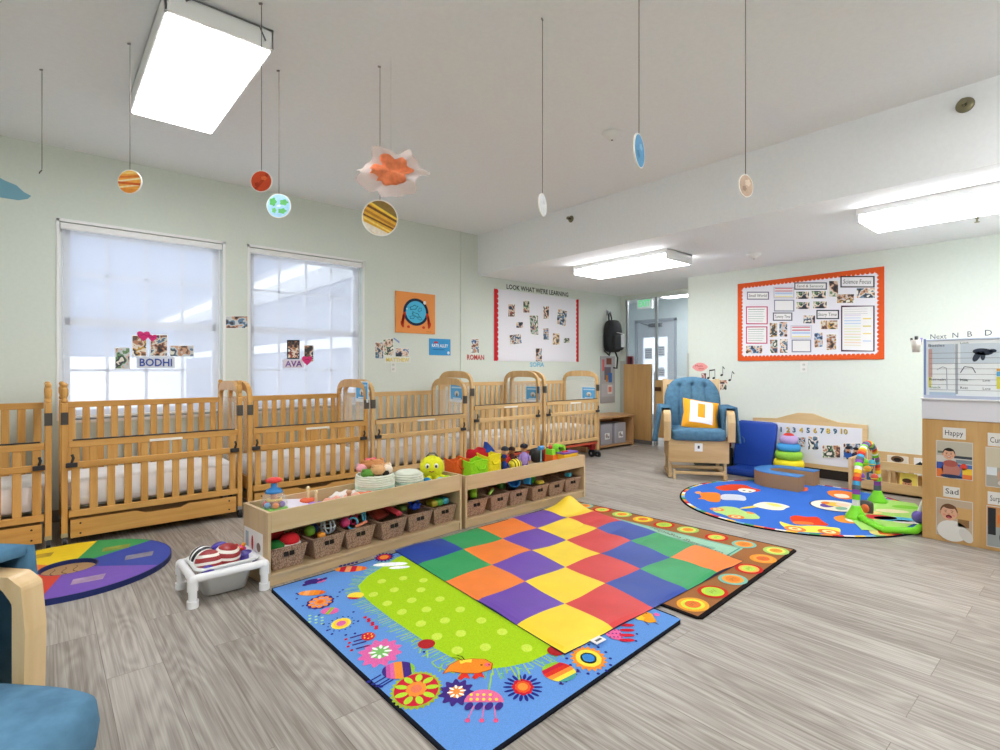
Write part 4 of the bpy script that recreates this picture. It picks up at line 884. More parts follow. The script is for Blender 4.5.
m = MB(M('#4d8a3a', .5)); m.pillow(BI(1, 2, -.06, .03, .15), (.06, .06, .05), .5, .5, 14, 8); toy('soft_block', m, 'dark green toy beside the blue bucket', 'block')
m = MB(M('#3b9ade', .4)); m.at(BI(1, 3, -.045, -.03, .165), rz=.5, ry=.3); m.box((0, 0, 0), (.055, .055, .055)); toy('wood_block', m, 'blue cube block beside the green one in the right shelf', 'block')
m = MB(M('#5cc94c', .4)); m.at(BI(1, 3, .02, -.02, .18), rz=.5, ry=-.35, rx=.3); m.box((0, 0, 0), (.055, .055, .055)); toy('wood_block', m, 'bright green cube block on top of its basket', 'block')
m = MB(M('#cdb23c', .5)); m.pillow(BI(1, 3, .075, -.06, .14), (.07, .06, .03), .5, .5, 14, 8); toy('yellow_cloth', m, 'yellow cloth at the right of the basket with cubes', 'cloth')
m = MB(M('#48b0c4', .4)); m.at(BI(1, 5, .01, -.05, .15), rz=.3); m.box((0, 0, 0), (.05, .04, .03)); toy('wood_block', m, 'teal block in the rightmost basket of the shelf', 'block')

# ------------------------------------------------------------------ toys on top of the shelves
ZT = .3155
TG = 'toys on top of the shelves'
q, a, s = SP(274, .205); t = thing('ball_popper', 'clear dome ball popper toy with a red plunger, left on the shelf', 'toy', (q.x, q.y, ZT), a, TG)
m = MB(M('#3aa6d8', .35)); m.lathe((0, 0, 0), [(.08, 0), (.084, .02), (.06, .03)], 28); m.build('blue_base', t)
m = MB(M('#7ac943', .35)); m.lathe((0, 0, .022), [(.072, 0), (.075, .02), (.05, .03)], 28); m.build('green_ring', t)
m = MB(clear('#eef4f6', .2, .1)); m.lathe((0, 0, .045), [(.07, 0), (.072, .03), (.062, .07), (.04, .1), (.02, .115)], 26); m.build('clear_dome', t)
m = MB(M('#3f8fd8', .35)); m.lathe((0, 0, .135), [(.05, 0), (.038, .018), (.018, .028), (.016, .055), (.022, .06)], 20); m.build('blue_cap', t)
m = MB(M('#e23b35', .35)); m.lathe((0, 0, .19), [(.02, 0), (.042, .006), (.045, .018), (.03, .026), (.005, .03)], 20); m.build('red_plunger', t)
m = MB(M('#d98a3a')); m.cyl((0, 0, .05), (0, 0, .14), .018); m.m(M('#f5c83a')); m.torus((0, 0, .095), .035, .008, 20, 6); m.build('spinner', t)
for j in range(6):
    an = j * pi / 3 + .3; m = MB(M(['#f5c330', '#ef6a30', '#d83a3a', '#4a9ad8', '#f28a2e', '#7a5ac0'][j], .3)); m.ball((.045 * cos(an), .045 * sin(an), .068), .018, 12, 8); m.build('ball', t)
q, a, s = SP(297, .2); t = thing('peg_tray', 'white sloping tray lying right of the ball popper', 'toy', (q.x, q.y, ZT), a + .1, TG)
m = MB(M('#dcd8e6', .4)); m.add([(-.1, -.1, .0), (.1, -.1, .0), (.1, .12, .0), (-.1, .12, .0), (-.1, -.1, .02), (.1, -.1, .02), (.1, .12, .05), (-.1, .12, .075)], [(3, 2, 1, 0), (4, 5, 6, 7), (0, 1, 5, 4), (1, 2, 6, 5), (2, 3, 7, 6), (3, 0, 4, 7)]); m.build('tray', t, bevel=.005)
for px, dep, col, lb in ((308, .25, '#e0633a', 'orange spinning top with a wooden peg on the shelf'), (316, .12, '#8a6cd0', 'violet spinning top with a wooden peg on the shelf')):
    q, a, s = SP(px, dep); t = thing('spinning_top', lb, 'toy', (q.x, q.y, ZT), 0, TG)
    m = MB(M(col, .4)); m.lathe((0, 0, 0), [(.006, 0), (.04, .03), (.05, .04), (.042, .05), (.01, .055)], 20); m.build('disc', t); m = MB(M('#e3cda0', .5)); m.cyl((0, 0, .05), (0, 0, .11), .008); m.ball((0, 0, .115), .012, 10, 8); m.build('peg', t)
q, a, s = SP(308, .06); m = MB(soft('#f08a34')); m.pillow((q.x, q.y, ZT + .02), (.11, .08, .07), .7, .7, 18, 10); tag(m.build('fabric_scrap'), 'orange soft cloth lump just behind the front board', 'toy', TG)
for px, dep, col, w_, lb in ((335, .10, '#e5a594', .1, 'pale pink doll cloth lying left of the wooden head'), (345, .2, '#e9e0da', .12, 'cream cloth lying behind the pink doll clothes'), (355, .10, '#efb9a2', .1, 'peach doll cloth beside the wooden head'), (367, .09, '#ea7a55', .12, 'coral doll cloth in front of the cloth basket')):
    q, a, s = SP(px, dep); m = MB(soft(col)); rnd = random.Random(px); m.pillow((q.x, q.y, ZT + .03), (w_ * 1.5, w_, .07), .8, .8, 24, 12, lambda v: [v[0] * (1 + .15 * sin(v[1] * 90)), v[1], v[2] * (1 + .25 * sin(v[0] * 110))]); tag(m.build('doll_cloth'), lb, 'cloth', TG)
q, a, s = SP(349, .09); m = MB(M('#c99a78', .6)); m.ball((q.x, q.y, ZT + .085), .017); m.cyl((q.x, q.y, ZT + .05), (q.x, q.y, ZT + .08), .014, .01); tag(m.build('peg_doll'), 'small wooden peg doll standing among the doll clothes', 'doll', TG)
# two rope baskets
ROPE = noisy('#dfe3d4', 30, .07, .9, .4, 'rope', .004); ROPE2 = noisy('#b9d4c0', 30, .07, .9, .4, 'rope', .004)
for px, dep, rr, h, lb, full in ((375, .165, .12, .155, 'round cream rope basket heaped with hand puppets', 1), (408, .15, .10, .12, 'smaller round cream rope basket left of the octopus', 0)):
    q, a, s = SP(px, dep); t = thing('rope_basket', lb, 'basket', (q.x, q.y, ZT), 0, 'rope baskets on the shelf')
    m = MB(ROPE); n_ = int(h / .014)
    for j in range(n_):
        m.m(ROPE2 if j in (n_ // 2, n_ // 3) else ROPE); m.torus((0, 0, .007 + j * h / n_), rr * (.93 + .07 * sin(pi * j / n_)), .0085, 36, 8)
    m.m(ROPE); m.cyl((0, 0, .0), (0, 0, .012), rr * .95, n=30)
    m.build('coiled_wall', t)
    if full:
        rnd = random.Random(4)
        for j, (dx, dy, dz, r_, col, lb2) in enumerate(((-.07, -.04, .135, .04, '#5f9440', 'green hand puppet at the left of the rope basket'), (-.01, -.06, .155, .045, '#d9a878', 'tan hand puppet at the front of the rope basket'), (.05, -.05, .15, .042, '#eedfce', 'cream hand puppet at the right front of the rope basket'), (.03, .03, .17, .05, '#c98c5a', 'brown hand puppet in the middle of the rope basket'),
                (-.04, .03, .175, .045, '#b87a4a', 'dark brown hand puppet at the back of the rope basket'), (.08, .01, .15, .04, '#dcb489', 'light tan hand puppet at the right of the rope basket'), (-.08, .02, .165, .035, '#eba4ac', 'pink hand puppet at the left back of the rope basket'), (.0, .06, .185, .04, '#e2707c', 'rose hand puppet topmost in the rope basket'), (.03, -.085, .135, .022, '#2c2724', 'black hand puppet tucked in the rope basket front'))):
            m = MB(soft(col)); m.ball((q.x + dx, q.y + dy, ZT + dz + .03), (r_ * 1.15, r_, r_ * .8), 14, 9); m.ball((q.x + dx - r_ * .7, q.y + dy, ZT + dz + .03 + r_ * .6), r_ * .32, 8, 6); m.ball((q.x + dx + r_ * .7, q.y + dy, ZT + dz + .03 + r_ * .6), r_ * .32, 8, 6)
            tag(m.build('hand_puppet'), lb2, 'puppet', 'hand puppets in the rope basket')
    else:
        m = MB(ROPE); m.lathe((0, 0, h), [(rr * .98, 0), (rr * .7, .02), (.01, .03)], 26); m.build('lid', t)
# octopus
q, a, s = SP(432, .19); t = thing('plush_octopus', 'yellow smiling plush octopus with blue feet on the shelf', 'toy', (q.x, q.y, ZT), -.6, TG)
YEL = soft('#e3e430'); m = MB(YEL); m.ball((0, 0, .125), (.088, .08, .085), 22, 14); m.build('head', t)
for j, (x, y, col) in enumerate(((-.03, -.085, '#2f86c0'), (.055, -.08, '#7fd0e0'), (.1, -.03, '#a3d834'), (-.1, -.02, '#7fb838'), (.0, .07, '#d8a030'))):
    m = MB(YEL); m.tube([(x * .4, y * .4, .06), (x * .8, y * .8, .05), (x, y, .04)], .022, 8); m.m(soft(col)); m.ball((x * 1.1, y * 1.1, .035), (.036, .032, .034), 12, 8); m.build('leg', t)
for sx in (-1, 1): m = MB(WHITE); m.ball((sx * .032, -.073, .145), (.015, .006, .019), 12, 8); m.m(BLK); m.ball((sx * .03, -.079, .143), (.008, .004, .011), 10, 6); m.build('eye', t)
m = MB(M('#8d3a2a')); m.tube([(-.018, -.079, .11), (0, -.082, .103), (.018, -.079, .11)], .003, 6); m.build('mouth', t)
m = MB(soft('#6b6b66')); m.tube([(-.04, 0, .195), (-.02, 0, .222), (.02, 0, .224), (.04, 0, .197)], .008, 6); m.build('handle', t)
# fabric cube bins
def cubebin(px, dep, col, w_, h, lb, rz=0):
    q, a, s = SP(px, dep); t = thing('fabric_bin', lb, 'bin', (q.x, q.y, ZT), a + rz, 'soft cube bins on the shelf')
    m = MB(soft(col)); hw = w_ / 2
    def wall(u, v):
        an = 2 * pi * u; f = lambda c_: math.copysign(abs(c_) ** .35, c_)
        k = 1 + .04 * sin(7 * an + 4 * v) * v; return (hw * f(cos(an)) * k, hw * f(sin(an)) * k, h * v + .01 * sin(3 * an) * v)
    m.grid(wall, 40, 8); m.grid(lambda u, v: (lambda p: (p[0] * .9, p[1] * .9, p[2]))(wall(1 - u, v)), 40, 6); m.prism([wall(i / 24, 0)[:2] for i in range(24)], 0, .006); m.build('bin_body', t)
    m = MB(soft(col)); m.tube([(-hw * .5, -hw * 1.03, h * .78), (-hw * .3, -hw * 1.08, h * .6), (hw * .3, -hw * 1.08, h * .6), (hw * .5, -hw * 1.03, h * .78)], .007, 6); m.build('handle', t)
    m = MB(soft(col)); m.tube([Vector(wall(i / 30, 1)) for i in range(30)], .006, 6, True); m.build('hem', t); return q, a
cubebin(457, .24, '#e0642a', .15, .14, 'orange soft cube bin behind the lime one')
cubebin(474, .13, '#9ade2a', .165, .14, 'lime green soft cube bin at the front')
cubebin(489, .18, '#f2e02e', .15, .155, 'yellow soft cube bin right of the lime one')
q, a, s = SP(478, .3, 1); m = MB(soft('#c4242c')); m.pillow((q.x, q.y, ZT + .13), (.2, .12, .12), .6, .6, 22, 12, lambda v: [v[0], v[1], v[2] * (1 + .2 * sin(v[0] * 60))]); tag(m.build('red_cloth'), 'red cloth bag heaped behind the lime bin', 'bag', TG)
q, a, s = SP(485, .28, 1); m = MB(soft('#2b4dab')); m.at((q.x + .02, q.y - .02, ZT + .19), rz=a); m.prism([(-.045, -.03), (.06, -.03), (-.03, .055)], -.02, .02, 'xz'); tag(m.build('fabric_wedge'), 'blue fabric wedge sticking up behind the bins', 'toy', TG)
# dolls
def doll(px, dep, hgt, body, skin, cap, lb, rz=0, feet=None):
    q, a, s = SP(px, dep, 1); t = thing('doll', lb, 'doll', (q.x, q.y, ZT), -.55 + rz, 'soft dolls on the shelf'); k = hgt / .2
    m = MB(soft(body)); m.lathe((0, 0, 0), [(.028 * k, 0), (.036 * k, .03 * k), (.034 * k, .08 * k), (.022 * k, .115 * k), (.012 * k, .125 * k)], 16); m.build('body', t)
    m = MB(M(skin, .7)); m.ball((0, 0, .15 * k), (.03 * k, .03 * k, .034 * k), 14, 10); m.build('head', t)
    m = MB(soft(cap)); m.ball((0, .004, .166 * k), (.034 * k, .034 * k, .024 * k), 14, 8); m.bx(-.02 * k, .02 * k, -.05 * k, -.02 * k, .158 * k, .164 * k); m.build('cap', t)
    for sx in (-1, 1):
        m = MB(soft(body)); m.tube([(sx * .028 * k, 0, .1 * k), (sx * .045 * k, -.01, .07 * k), (sx * .04 * k, -.02, .045 * k)], .01 * k, 7); m.m(M(skin, .7)); m.ball((sx * .04 * k, -.022, .04 * k), .01 * k, 8, 6); m.build('arm', t)
        m = MB(soft(feet or body)); m.ball((sx * .018 * k, -.02 * k, .012 * k), (.016 * k, .026 * k, .013 * k), 10, 7); m.build('foot', t)
doll(504, .14, .155, '#2d4590', '#8d5a40', '#26356e', 'small doll in navy blue clothes at the front right of the bins')
doll(505, .25, .2, '#c9302e', '#d8a888', '#3c4148', 'doll in red with a dark cap behind the navy doll')
doll(512, .29, .18, '#54302c', '#a87048', '#3a2824', 'brown haired doll behind the bee ball')
doll(524, .23, .205, '#a890d8', '#c99a70', '#2e2e36', 'doll in lilac with a dark cap right of the bee ball', 0, '#5d3a8c')
q, a, s = SP(515, .13, 1); t = thing('bee_ball', 'yellow ball with black stripes and dots lying by the dolls', 'ball', (q.x, q.y, ZT), a, TG)
m = MB(M('#f4e02e', .5)); m.ball((0, 0, .05), (.062, .052, .05), 20, 14); m.build('ball_body', t)
for x in (-.035, -.01, .018): m = MB(BLK); r_ = .0515 * math.sqrt(1 - (x / .062) ** 2); m.tube([(x, r_ * 1.01 * cos(j * pi / 10), .05 + r_ * .98 * sin(j * pi / 10)) for j in range(20)], .0035, 6, True); m.build('stripe', t)
q, a, s = SP(537, .3, 1); m = MB(BLK); m.pillow((q.x, q.y, ZT + .06), (.16, .1, .13), .7, .7, 20, 10); m.m(soft('#c9303c')); m.pillow((q.x + .06, q.y - .01, ZT + .06), (.06, .1, .12), .7, .7, 16, 10); tag(m.build('drum'), 'black and red rounded drum bag behind the tray', 'toy', TG)
# hammer toy, lime ramp, yellow box
q, a, s = SP(541, .16, 1); t = thing('toy_mallet', 'slim blue topped mallet standing on the right shelf', 'toy', (q.x, q.y, ZT), a, TG)
m = MB(clear('#9fd0dc', .6, .2)); m.cyl((0, 0, .0), (0, 0, .14), .007); m.build('handle', t); m = MB(M('#3f8fc8', .4)); m.cyl((-.025, 0, .15), (.025, 0, .15), .02); m.build('mallet_head', t); m = MB(M('#5fb0d0', .4)); m.cyl((0, 0, 0), (0, 0, .008), .024); m.build('foot', t)
q, a, s = SP(556, .2, 1); t = thing('ball_ramp', 'lime and orange plastic ball ramp on the right shelf', 'toy', (q.x, q.y, ZT), a, TG)
m = MB(M('#ee7a2c', .4)); m.bx(-.1, -.03, -.05, .05, 0, .07); m.bx(-.03, .03, -.05, .02, 0, .05); m.build('orange_base', t, bevel=.006)
m = MB(M('#8be03a', .35)); m.prism([(-.1, .07), (-.1, .12), (-.055, .12), (-.05, .07)], -.04, .04, 'xz'); m.build('lime_tower', t, bevel=.005)
m = MB(M('#8be03a', .35)); o_ = [(.035 + .055 * cos(j * pi / 12), .1 + .052 * sin(j * pi / 12)) for j in range(13)]; i_ = [(.035 + .034 * cos(j * pi / 12), .1 + .03 * sin(j * pi / 12)) for j in range(12, -1, -1)]; m.prism([(.09, .05)] + o_ + [(-.02, .05), (.001, .05)] + i_[::1] + [(.069, .05)], -.04, .04, 'xz'); m.build('lime_arch', t, bevel=.004)
m = MB(M('#d93a3a', .4)); m.ball((-.075, 0, .135), .02); m.build('red_ball', t); m = MB(BLK); m.cyl((-.0, -.042, .12), (-.0, -.046, .12), .012); m.build('dark_window', t)
q, a, s = SP(567, .13, 1); t = thing('pop_up_box', 'yellow box toy with a purple lid and red buttons at the shelf end', 'toy', (q.x, q.y, ZT), a, TG)
m = MB(M('#f2c02a', .4)); m.bx(-.1, .1, -.05, .05, 0, .075); m.build('box_body', t, bevel=.008); m = MB(M('#7a4fa8', .4)); m.bx(-.1, .1, -.05, .05, .075, .09); m.build('purple_lid', t, bevel=.004)
for x in (-.06, -.02): m = MB(M('#d8343a', .4)); m.cyl((x, -.01, .09), (x, -.01, .1), .018); m.build('red_button', t)

# ================================================================== WATER TUB STAND WITH BALLS
t = thing('tub_stand', 'white plastic pipe stand holding a small white tub', 'stand', (.715, 3.05, 0))
PV = M('#ecebee', .35); m = None
hx, hy, zt = .165, .145, .135
for sx in (-1, 1):
    for sy in (-1, 1):
        m = MB(PV); m.cyl((sx * hx, sy * hy, 0), (sx * hx, sy * hy, .035), .026, n=18); m.cyl((sx * hx, sy * hy, .03), (sx * hx, sy * hy, .13), .019, n=18); m.cyl((sx * hx, sy * hy, .08), (sx * hx, sy * hy, .12), .024, n=18); m.ball((sx * hx, sy * hy, zt - .005), .025, 14, 10); m.build('leg', t)
for sy in (-1, 1): m = MB(PV); m.cyl((-hx, sy * hy, zt), (hx, sy * hy, zt), .0195, n=16); m.build('rail', t)
for sx in (-1, 1): m = MB(PV); m.cyl((sx * hx, -hy, zt), (sx * hx, hy, zt), .0195, n=16); m.build('rail', t)
t = thing('plastic_tub', 'white tub hanging in the pipe stand, full of small balls', 'tub', (.715, 3.05, .012))
def rr(hw, hd, r_, z, n=6):
    out = []
    for cx, cy, a0 in ((hw - r_, hd - r_, 0), (-hw + r_, hd - r_, 90), (-hw + r_, -hd + r_, 180), (hw - r_, -hd + r_, 270)):
        out += [(cx + r_ * cos(R(a0 + 90 * i / n)), cy + r_ * sin(R(a0 + 90 * i / n)), z) for i in range(n + 1)]
    return out
m = MB(M('#e3e4e6', .35)); rs = [rr(.10, .085, .04, 0), rr(.128, .107, .04, .13), rr(.15, .128, .035, .148), rr(.15, .128, .035, .156), rr(.122, .1, .04, .15), rr(.095, .08, .04, .012)]
vs = sum(rs, []); n = len(rs[0]); fs = [tuple(range(n))[::-1]]
for k in range(5): fs += [(k * n + i, k * n + (i + 1) % n, (k + 1) * n + (i + 1) % n, (k + 1) * n + i) for i in range(n)]
fs.append(tuple(range(5 * n, 6 * n))); m.add(vs, fs, True); m.build('tub_body', t)
def striped(h1, h2, sc, seed, wav=.35):
    k = ('striped', h1, seed)
    if k not in _mc:
        mm, n_, l, b = new_mat('striped'); tc = n_.new('ShaderNodeTexCoord'); sp = n_.new('ShaderNodeSeparateXYZ'); mp = n_.new('ShaderNodeMapping')
        mp.inputs['Rotation'].default_value = (seed, seed * .3, 0); l.new(tc.outputs['Object'], mp.inputs[0]); l.new(mp.outputs[0], sp.inputs[0])
        s1_ = n_.new('ShaderNodeMath'); s1_.operation = 'MULTIPLY'; s1_.inputs[1].default_value = 50; l.new(sp.outputs[0], s1_.inputs[0])
        s2_ = n_.new('ShaderNodeMath'); s2_.operation = 'SINE'; l.new(s1_.outputs[0], s2_.inputs[0])
        s3 = n_.new('ShaderNodeMath'); s3.operation = 'MULTIPLY'; s3.inputs[1].default_value = wav; l.new(s2_.outputs[0], s3.inputs[0])
        s4 = n_.new('ShaderNodeMath'); s4.operation = 'MULTIPLY'; s4.inputs[1].default_value = sc; l.new(sp.outputs[2], s4.inputs[0])
        s5 = n_.new('ShaderNodeMath'); s5.operation = 'ADD'; l.new(s3.outputs[0], s5.inputs[0]); l.new(s4.outputs[0], s5.inputs[1])
        s6 = n_.new('ShaderNodeMath'); s6.operation = 'SINE'; l.new(s5.outputs[0], s6.inputs[0])
        cr = n_.new('ShaderNodeValToRGB'); cr.color_ramp.interpolation = 'CONSTANT'; cr.color_ramp.elements[0].color = lin(h1); cr.color_ramp.elements[1].color = lin(h2); cr.color_ramp.elements[1].position = .35
        l.new(s6.outputs[0], cr.inputs[0]); l.new(cr.outputs[0], b.inputs['Base Color']); b.inputs['Roughness'].default_value = .4; _mc[k] = mm
    return _mc[k]
for px, py, dd, r_, mt, lb in ((209, 563, -.03, .066, striped('#9c2a2e', '#ece4dc', 190, .15), 'red and white striped ball at the left of the tub'), (227, 556, -.02, .066, striped('#9c2a2e', '#ece4dc', 190, -.15), 'red and white striped ball in the middle of the tub'),
        (202, 557, .07, .058, striped('#1f2026', '#eeeeee', 230, 1.2), 'black and white striped ball at the back left of the tub'), (220, 551, .09, .05, striped('#3d2f8c', '#5a49b4', 300, .6), 'dark violet ball at the back of the tub'),
        (246, 559, .02, .05, striped('#3a2d86', '#5345a8', 260, .2), 'violet ball with small marks at the right of the tub'), (208, 571, -.09, .03, striped('#4536a0', '#6a58c4', 260, .4), 'small violet ball at the front left of the tub'),
        (240, 552, .09, .036, M('#d84a9c', .4), 'small pink ball at the back right of the tub')):
    d = ray(px, py); y = 3.04 + dd; p = ony(px, py, y)
    if p.z > .26: p = ony(px, py, y - .0)
    m = MB(mt); m.ball((0, 0, 0), r_, 28, 18); o = m.build('ball', recenter=False); o.location = p; tag(o, lb, 'ball', 'balls in the white tub')
p = ony(240, 547, 3.12); m = MB(M('#f0a030', .4))
for j in range(6): m.m(M(['#f0a030', '#e0403a'][j % 2], .4)); m.ball((p.x + .018 * cos(j), p.y + .018 * sin(j), p.z + .01 * cos(j * 2)), .012, 8, 6)
tag(m.build('knobbly_toy'), 'small orange and red knobbly toy on the pink ball', 'toy')
# ================================================================== RUGS
CK = carpet
def floor_cv(z=0, eps=.0005, mf=CK): c = CV((0, 0, z), (1, 0, 0), (0, 1, 0), (0, 0, 1), eps, mf=mf); return c
def F(px, py): p = onz(px, py, .01); return (p.x, p.y)
def rrect(x0, y0, x1, y1, r, n=5):
    o = []
    for cx, cy, a0 in ((x1 - r, y1 - r, 0), (x0 + r, y1 - r, 90), (x0 + r, y0 + r, 180), (x1 - r, y0 + r, 270)): o += [(cx + r * cos(R(a0 + 90 * i / n)), cy + r * sin(R(a0 + 90 * i / n))) for i in range(n + 1)]
    return o
# caterpillar meadow rug: its pattern faces the viewer, so it is drawn in axes turned 41 degrees
c = CV((0, 0, 0), (RT.x, RT.y, 0), (FW.x, FW.y, 0), (0, 0, 1), .0005, mf=CK)
def W2(x, y): return (x * RT.x + y * RT.y, x * FW.x + y * FW.y)
def F(px, py): p = onz(px, py, .01); return W2(p.x, p.y)
def aq(u, v): a, b, d, e = Vector((.906, 1.20)), Vector((2.217, 1.282)), Vector((2.20, 2.96)), Vector((.893, 2.868)); q = a.lerp(b, u).lerp(e.lerp(d, u), v); return W2(q.x, q.y)
c.slab([aq(.03, 0), aq(.97, 0), aq(.99, .008), aq(1, .03), aq(1, .97), aq(.99, 1), aq(.01, 1), aq(0, .98), aq(0, .03), aq(.01, .008)], '#1b1d26', .009)
BLU = '#6595d8'; c.poly([aq(.009, .007), aq(.991, .007), aq(.991, .993), aq(.009, .993)], BLU, 1)
GR_ = '#a6cd22'; gl = [(398, 557), (384, 566), (368, 576), (358, 586), (362, 595), (372, 604), (390, 618), (412, 633), (436, 649), (458, 661), (473, 667), (490, 669), (508, 667), (530, 662), (556, 650), (640, 600)]
gp = [F(*p) for p in gl]; c.poly(gp + [F(640, 570), F(480, 540), F(425, 548)], GR_, 3)
rnd = random.Random(3)
for k in range(len(gp) - 2):
    (x0, y0), (x1, y1) = gp[k], gp[k + 1]; L_ = math.hypot(x1 - x0, y1 - y0); nx, ny = (y1 - y0) / L_, -(x1 - x0) / L_
    if nx * -1 + ny * -1 < 0: nx, ny = -nx, -ny
    for i in range(max(2, int(L_ / .017))):
        t_ = (i + .5) / max(2, int(L_ / .017)); x, y = x0 + (x1 - x0) * t_, y0 + (y1 - y0) * t_; g_ = .035 + .045 * rnd.random(); sx_ = (rnd.random() - .5) * .02
        c.line([(x, y), (x + nx * g_ + sx_, y + ny * g_)], .0055, [GR_, '#8fce5a', '#6fb87a'][i % 3], 2)
        if i % 2: c.line([(x + nx * g_ * .5, y + ny * g_ * .5), (x + nx * g_ * .6 + .018, y + ny * g_ * .6 + .008)], .0045, '#8fd08a', 2)
for cpx in ((435, 243), (503, 228), (532, 190), (480, 272), (560, 262), (590, 228), (528, 300), (608, 292), (652, 258), (590, 338), (668, 328), (718, 292), (642, 380), (720, 370), (787, 328), (708, 425), (800, 415), (855, 365), (935, 418), (598, 197), (462, 200)):
    x, y = F(240 + cpx[0] / 3.26, 520 + cpx[1] / 3.26); c.ell(x, y, .023, .03, '#cbdf52', 4, n=16)
PU, RD, OR, PK, YE, GN, NV = '#46307f', '#c8283c', '#f0913c', '#e06aa8', '#f6dc4a', '#8fc63a', '#2c2f86'
def K(a, b): return F(240 + a / 3.26, 520 + b / 3.26)       # measured on the enlarged rug
def flower(p, r, cols, petals=10, dots=None, inner=None, wob=.12, asp=1.25):
    x, y = p
    if dots:
        for k in range(14): a = k * pi / 7; c.ell(x + r * 1.3 * cos(a), y + r * 1.3 * asp * sin(a), r * .1, r * .12, dots, 3, n=8)
    for k, col in enumerate(cols): q = r * (1 - .26 * k); c.ell(x, y, q, q * asp, col, 4 + k, n=petals * 6 if k == 0 else 28, wob=wob if k == 0 else (.06 if k % 2 else 0), wn=petals if k == 0 else 9)
    if inner:
        for k in range(8): a = k * pi / 4 + .2; c.ell(x + r * .40 * cos(a), y + r * .40 * asp * sin(a), r * .2, r * .09, inner, 9, rot=a, n=12)
flower(K(575, 553), .088, ('#a3b83a', '#c8283c'), 28, wob=.05); x, y = K(575, 553); c.ell(x, y, .078, .096, '#c8283c', 6, n=32)
for k in range(9): a = k * 2 * pi / 9 + .2; c.ell(x + .055 * cos(a), y + .068 * sin(a), .024, .013, '#b7d83a', 7, rot=a, n=12)
c.ell(x, y, .036, .044, OR, 8, n=24, wob=.08, wn=9); c.ell(x, y, .02, .024, '#e87a5a', 9, n=20)
flower(K(457, 432), .078, (PK, PK, '#7fc06a'), 12, inner='#f4f4f0', wob=.13); flower(K(706, 562), .056, (PU, PU, OR), 11, inner='#fbf6ea', wob=.16)
x, y = K(922, 545)
for k in range(18): a = k * pi / 9; c.ell(x + .052 * cos(a), y + .064 * sin(a), .020, .0065, NV, 3, rot=a, n=10)
flower((x, y), .038, (RD, '#e8542c', OR), 8, wob=.06)
flower(K(330, 338), .042, (YE, '#f6c84a', PK), 14, NV, wob=.04); flower(K(262, 268), .062, (PU, BLU, OR, '#ea6a2c'), 12, wob=.05)
x, y = K(262, 268)
for k in range(10): a = k * pi / 5; c.ell(x + .043 * cos(a), y + .054 * sin(a), .013, .014, OR, 6, n=8)
flower(F(588.5, 658.5), .066, (OR, YE, '#3f7fc8'), 18, NV, wob=.1); c.ell(*F(588.5, 658.5), .05, .062, YE, 6, n=28); c.ell(*F(588.5, 658.5), .025, .03, '#3f86c8', 8, n=24, wob=.12, wn=10)
flower(K(470, 122), .055, (NV, RD, OR), 16, wob=.14)
def seg(p, w_, h_, cols, rot=0):      # striped egg-shaped bug
    x, y = p; n = len(cols)
    for k, col in enumerate(cols):
        a0, a1 = -1 + 2 * k / n, -1 + 2 * (k + 1) / n; P_ = []
        for j in range(7): t = a0 + (a1 - a0) * j / 6; P_.append((w_ * t, h_ * math.sqrt(max(0, 1 - t * t))))
        P_ += [(q[0], -q[1]) for q in P_[::-1]]
        c.poly([(x + q[0] * cos(rot) - q[1] * sin(rot), y + q[0] * sin(rot) + q[1] * cos(rot)) for q in P_], col, 5)
def legs(pts, dx, dy, col, w_=.007, tip=None):
    for p in pts: x, y = K(*p); c.line([(x, y), (x + dx, y + dy)], w_, col, 4); c.ell(x + dx, y + dy, w_ * 1.2, w_ * 1.2, tip or col, 5, n=8)
seg(K(517, 490), .062, .058, (PU, '#c85aa0', PK, OR, OR, PU, PU, GN), .25); legs(((460, 505), (475, 512), (488, 518), (500, 520)), -.035, -.045, NV)
seg(K(418, 380), .030, .036, (RD, '#d93a3a'), .3)
for k in range(4): x, y = K(404 - 4 * k + 8 * (k % 2), 380 + 9 * k - 8); c.line([(x + .012 * k, y - .008 * k), (x - .05 + .012 * k, y - .035 - .006 * k)], .011, PU, 4); c.ell(x - .064 + .012 * k, y - .045 - .006 * k, .007, .009, RD, 4, n=8)
for k in range(7): c.ell(K(418, 380)[0] + .017 * cos(k), K(418, 380)[1] + .02 * sin(k), .0035, .0045, YE, 7, n=6)
seg(K(377, 247), .042, .040, (RD, YE, YE, YE), 1.5); seg(K(293, 297), .042, .036, (PK, PK, GN, PK, PK), -.1)
seg(K(235, 238), .066, .034, (OR, '#f0a86a', OR, '#e8862c', '#d8602c'), .1); seg(K(245, 200), .055, .034, (PU, PU, PU, PK, PK), .3)
for k in range(6): x, y = K(212 + 13 * k, 212 - 4 * k); c.ell(x, y, .013, .018, PU, 6, n=10)
seg(K(362, 160), .09, .045, (OR, RD, '#f0a06a', RD, OR, '#e06a3c'), .12)
for k in range(5): x, y = K(325 + 13 * k, 155 - 3 * k); c.ell(x, y + .02, .01, .014, NV, 6, n=8)
seg(K(490, 145), .10, .03, ('#ffffff', '#f4f4f8', '#ffffff'), .15); seg(K(520, 155), .06, .022, ('#ffffff', '#f4f4f8'), .2)
for cpx in ((185, 257), (190, 243), (205, 280), (258, 310), (272, 340), (285, 360), (300, 372), (345, 375), (375, 370), (385, 330), (370, 300), (325, 235), (335, 228), (600, 430), (185, 240), (318, 250)): x, y = K(*cpx); c.ell(x, y, .006, .008, NV, 3, n=8)
for k in range(9): x, y = K(228 + (k % 3) * 20, 312 + (k // 3) * 10 + (k % 3) * 3); c.ell(x, y, .007, .008, '#a8dc9a', 3, n=8)
for k in range(7): x, y = K(408 + 6 * k, 318 + 6 * k); c.ell(x + .008 * (k % 2), y, .009, .012, RD, 4, n=8)
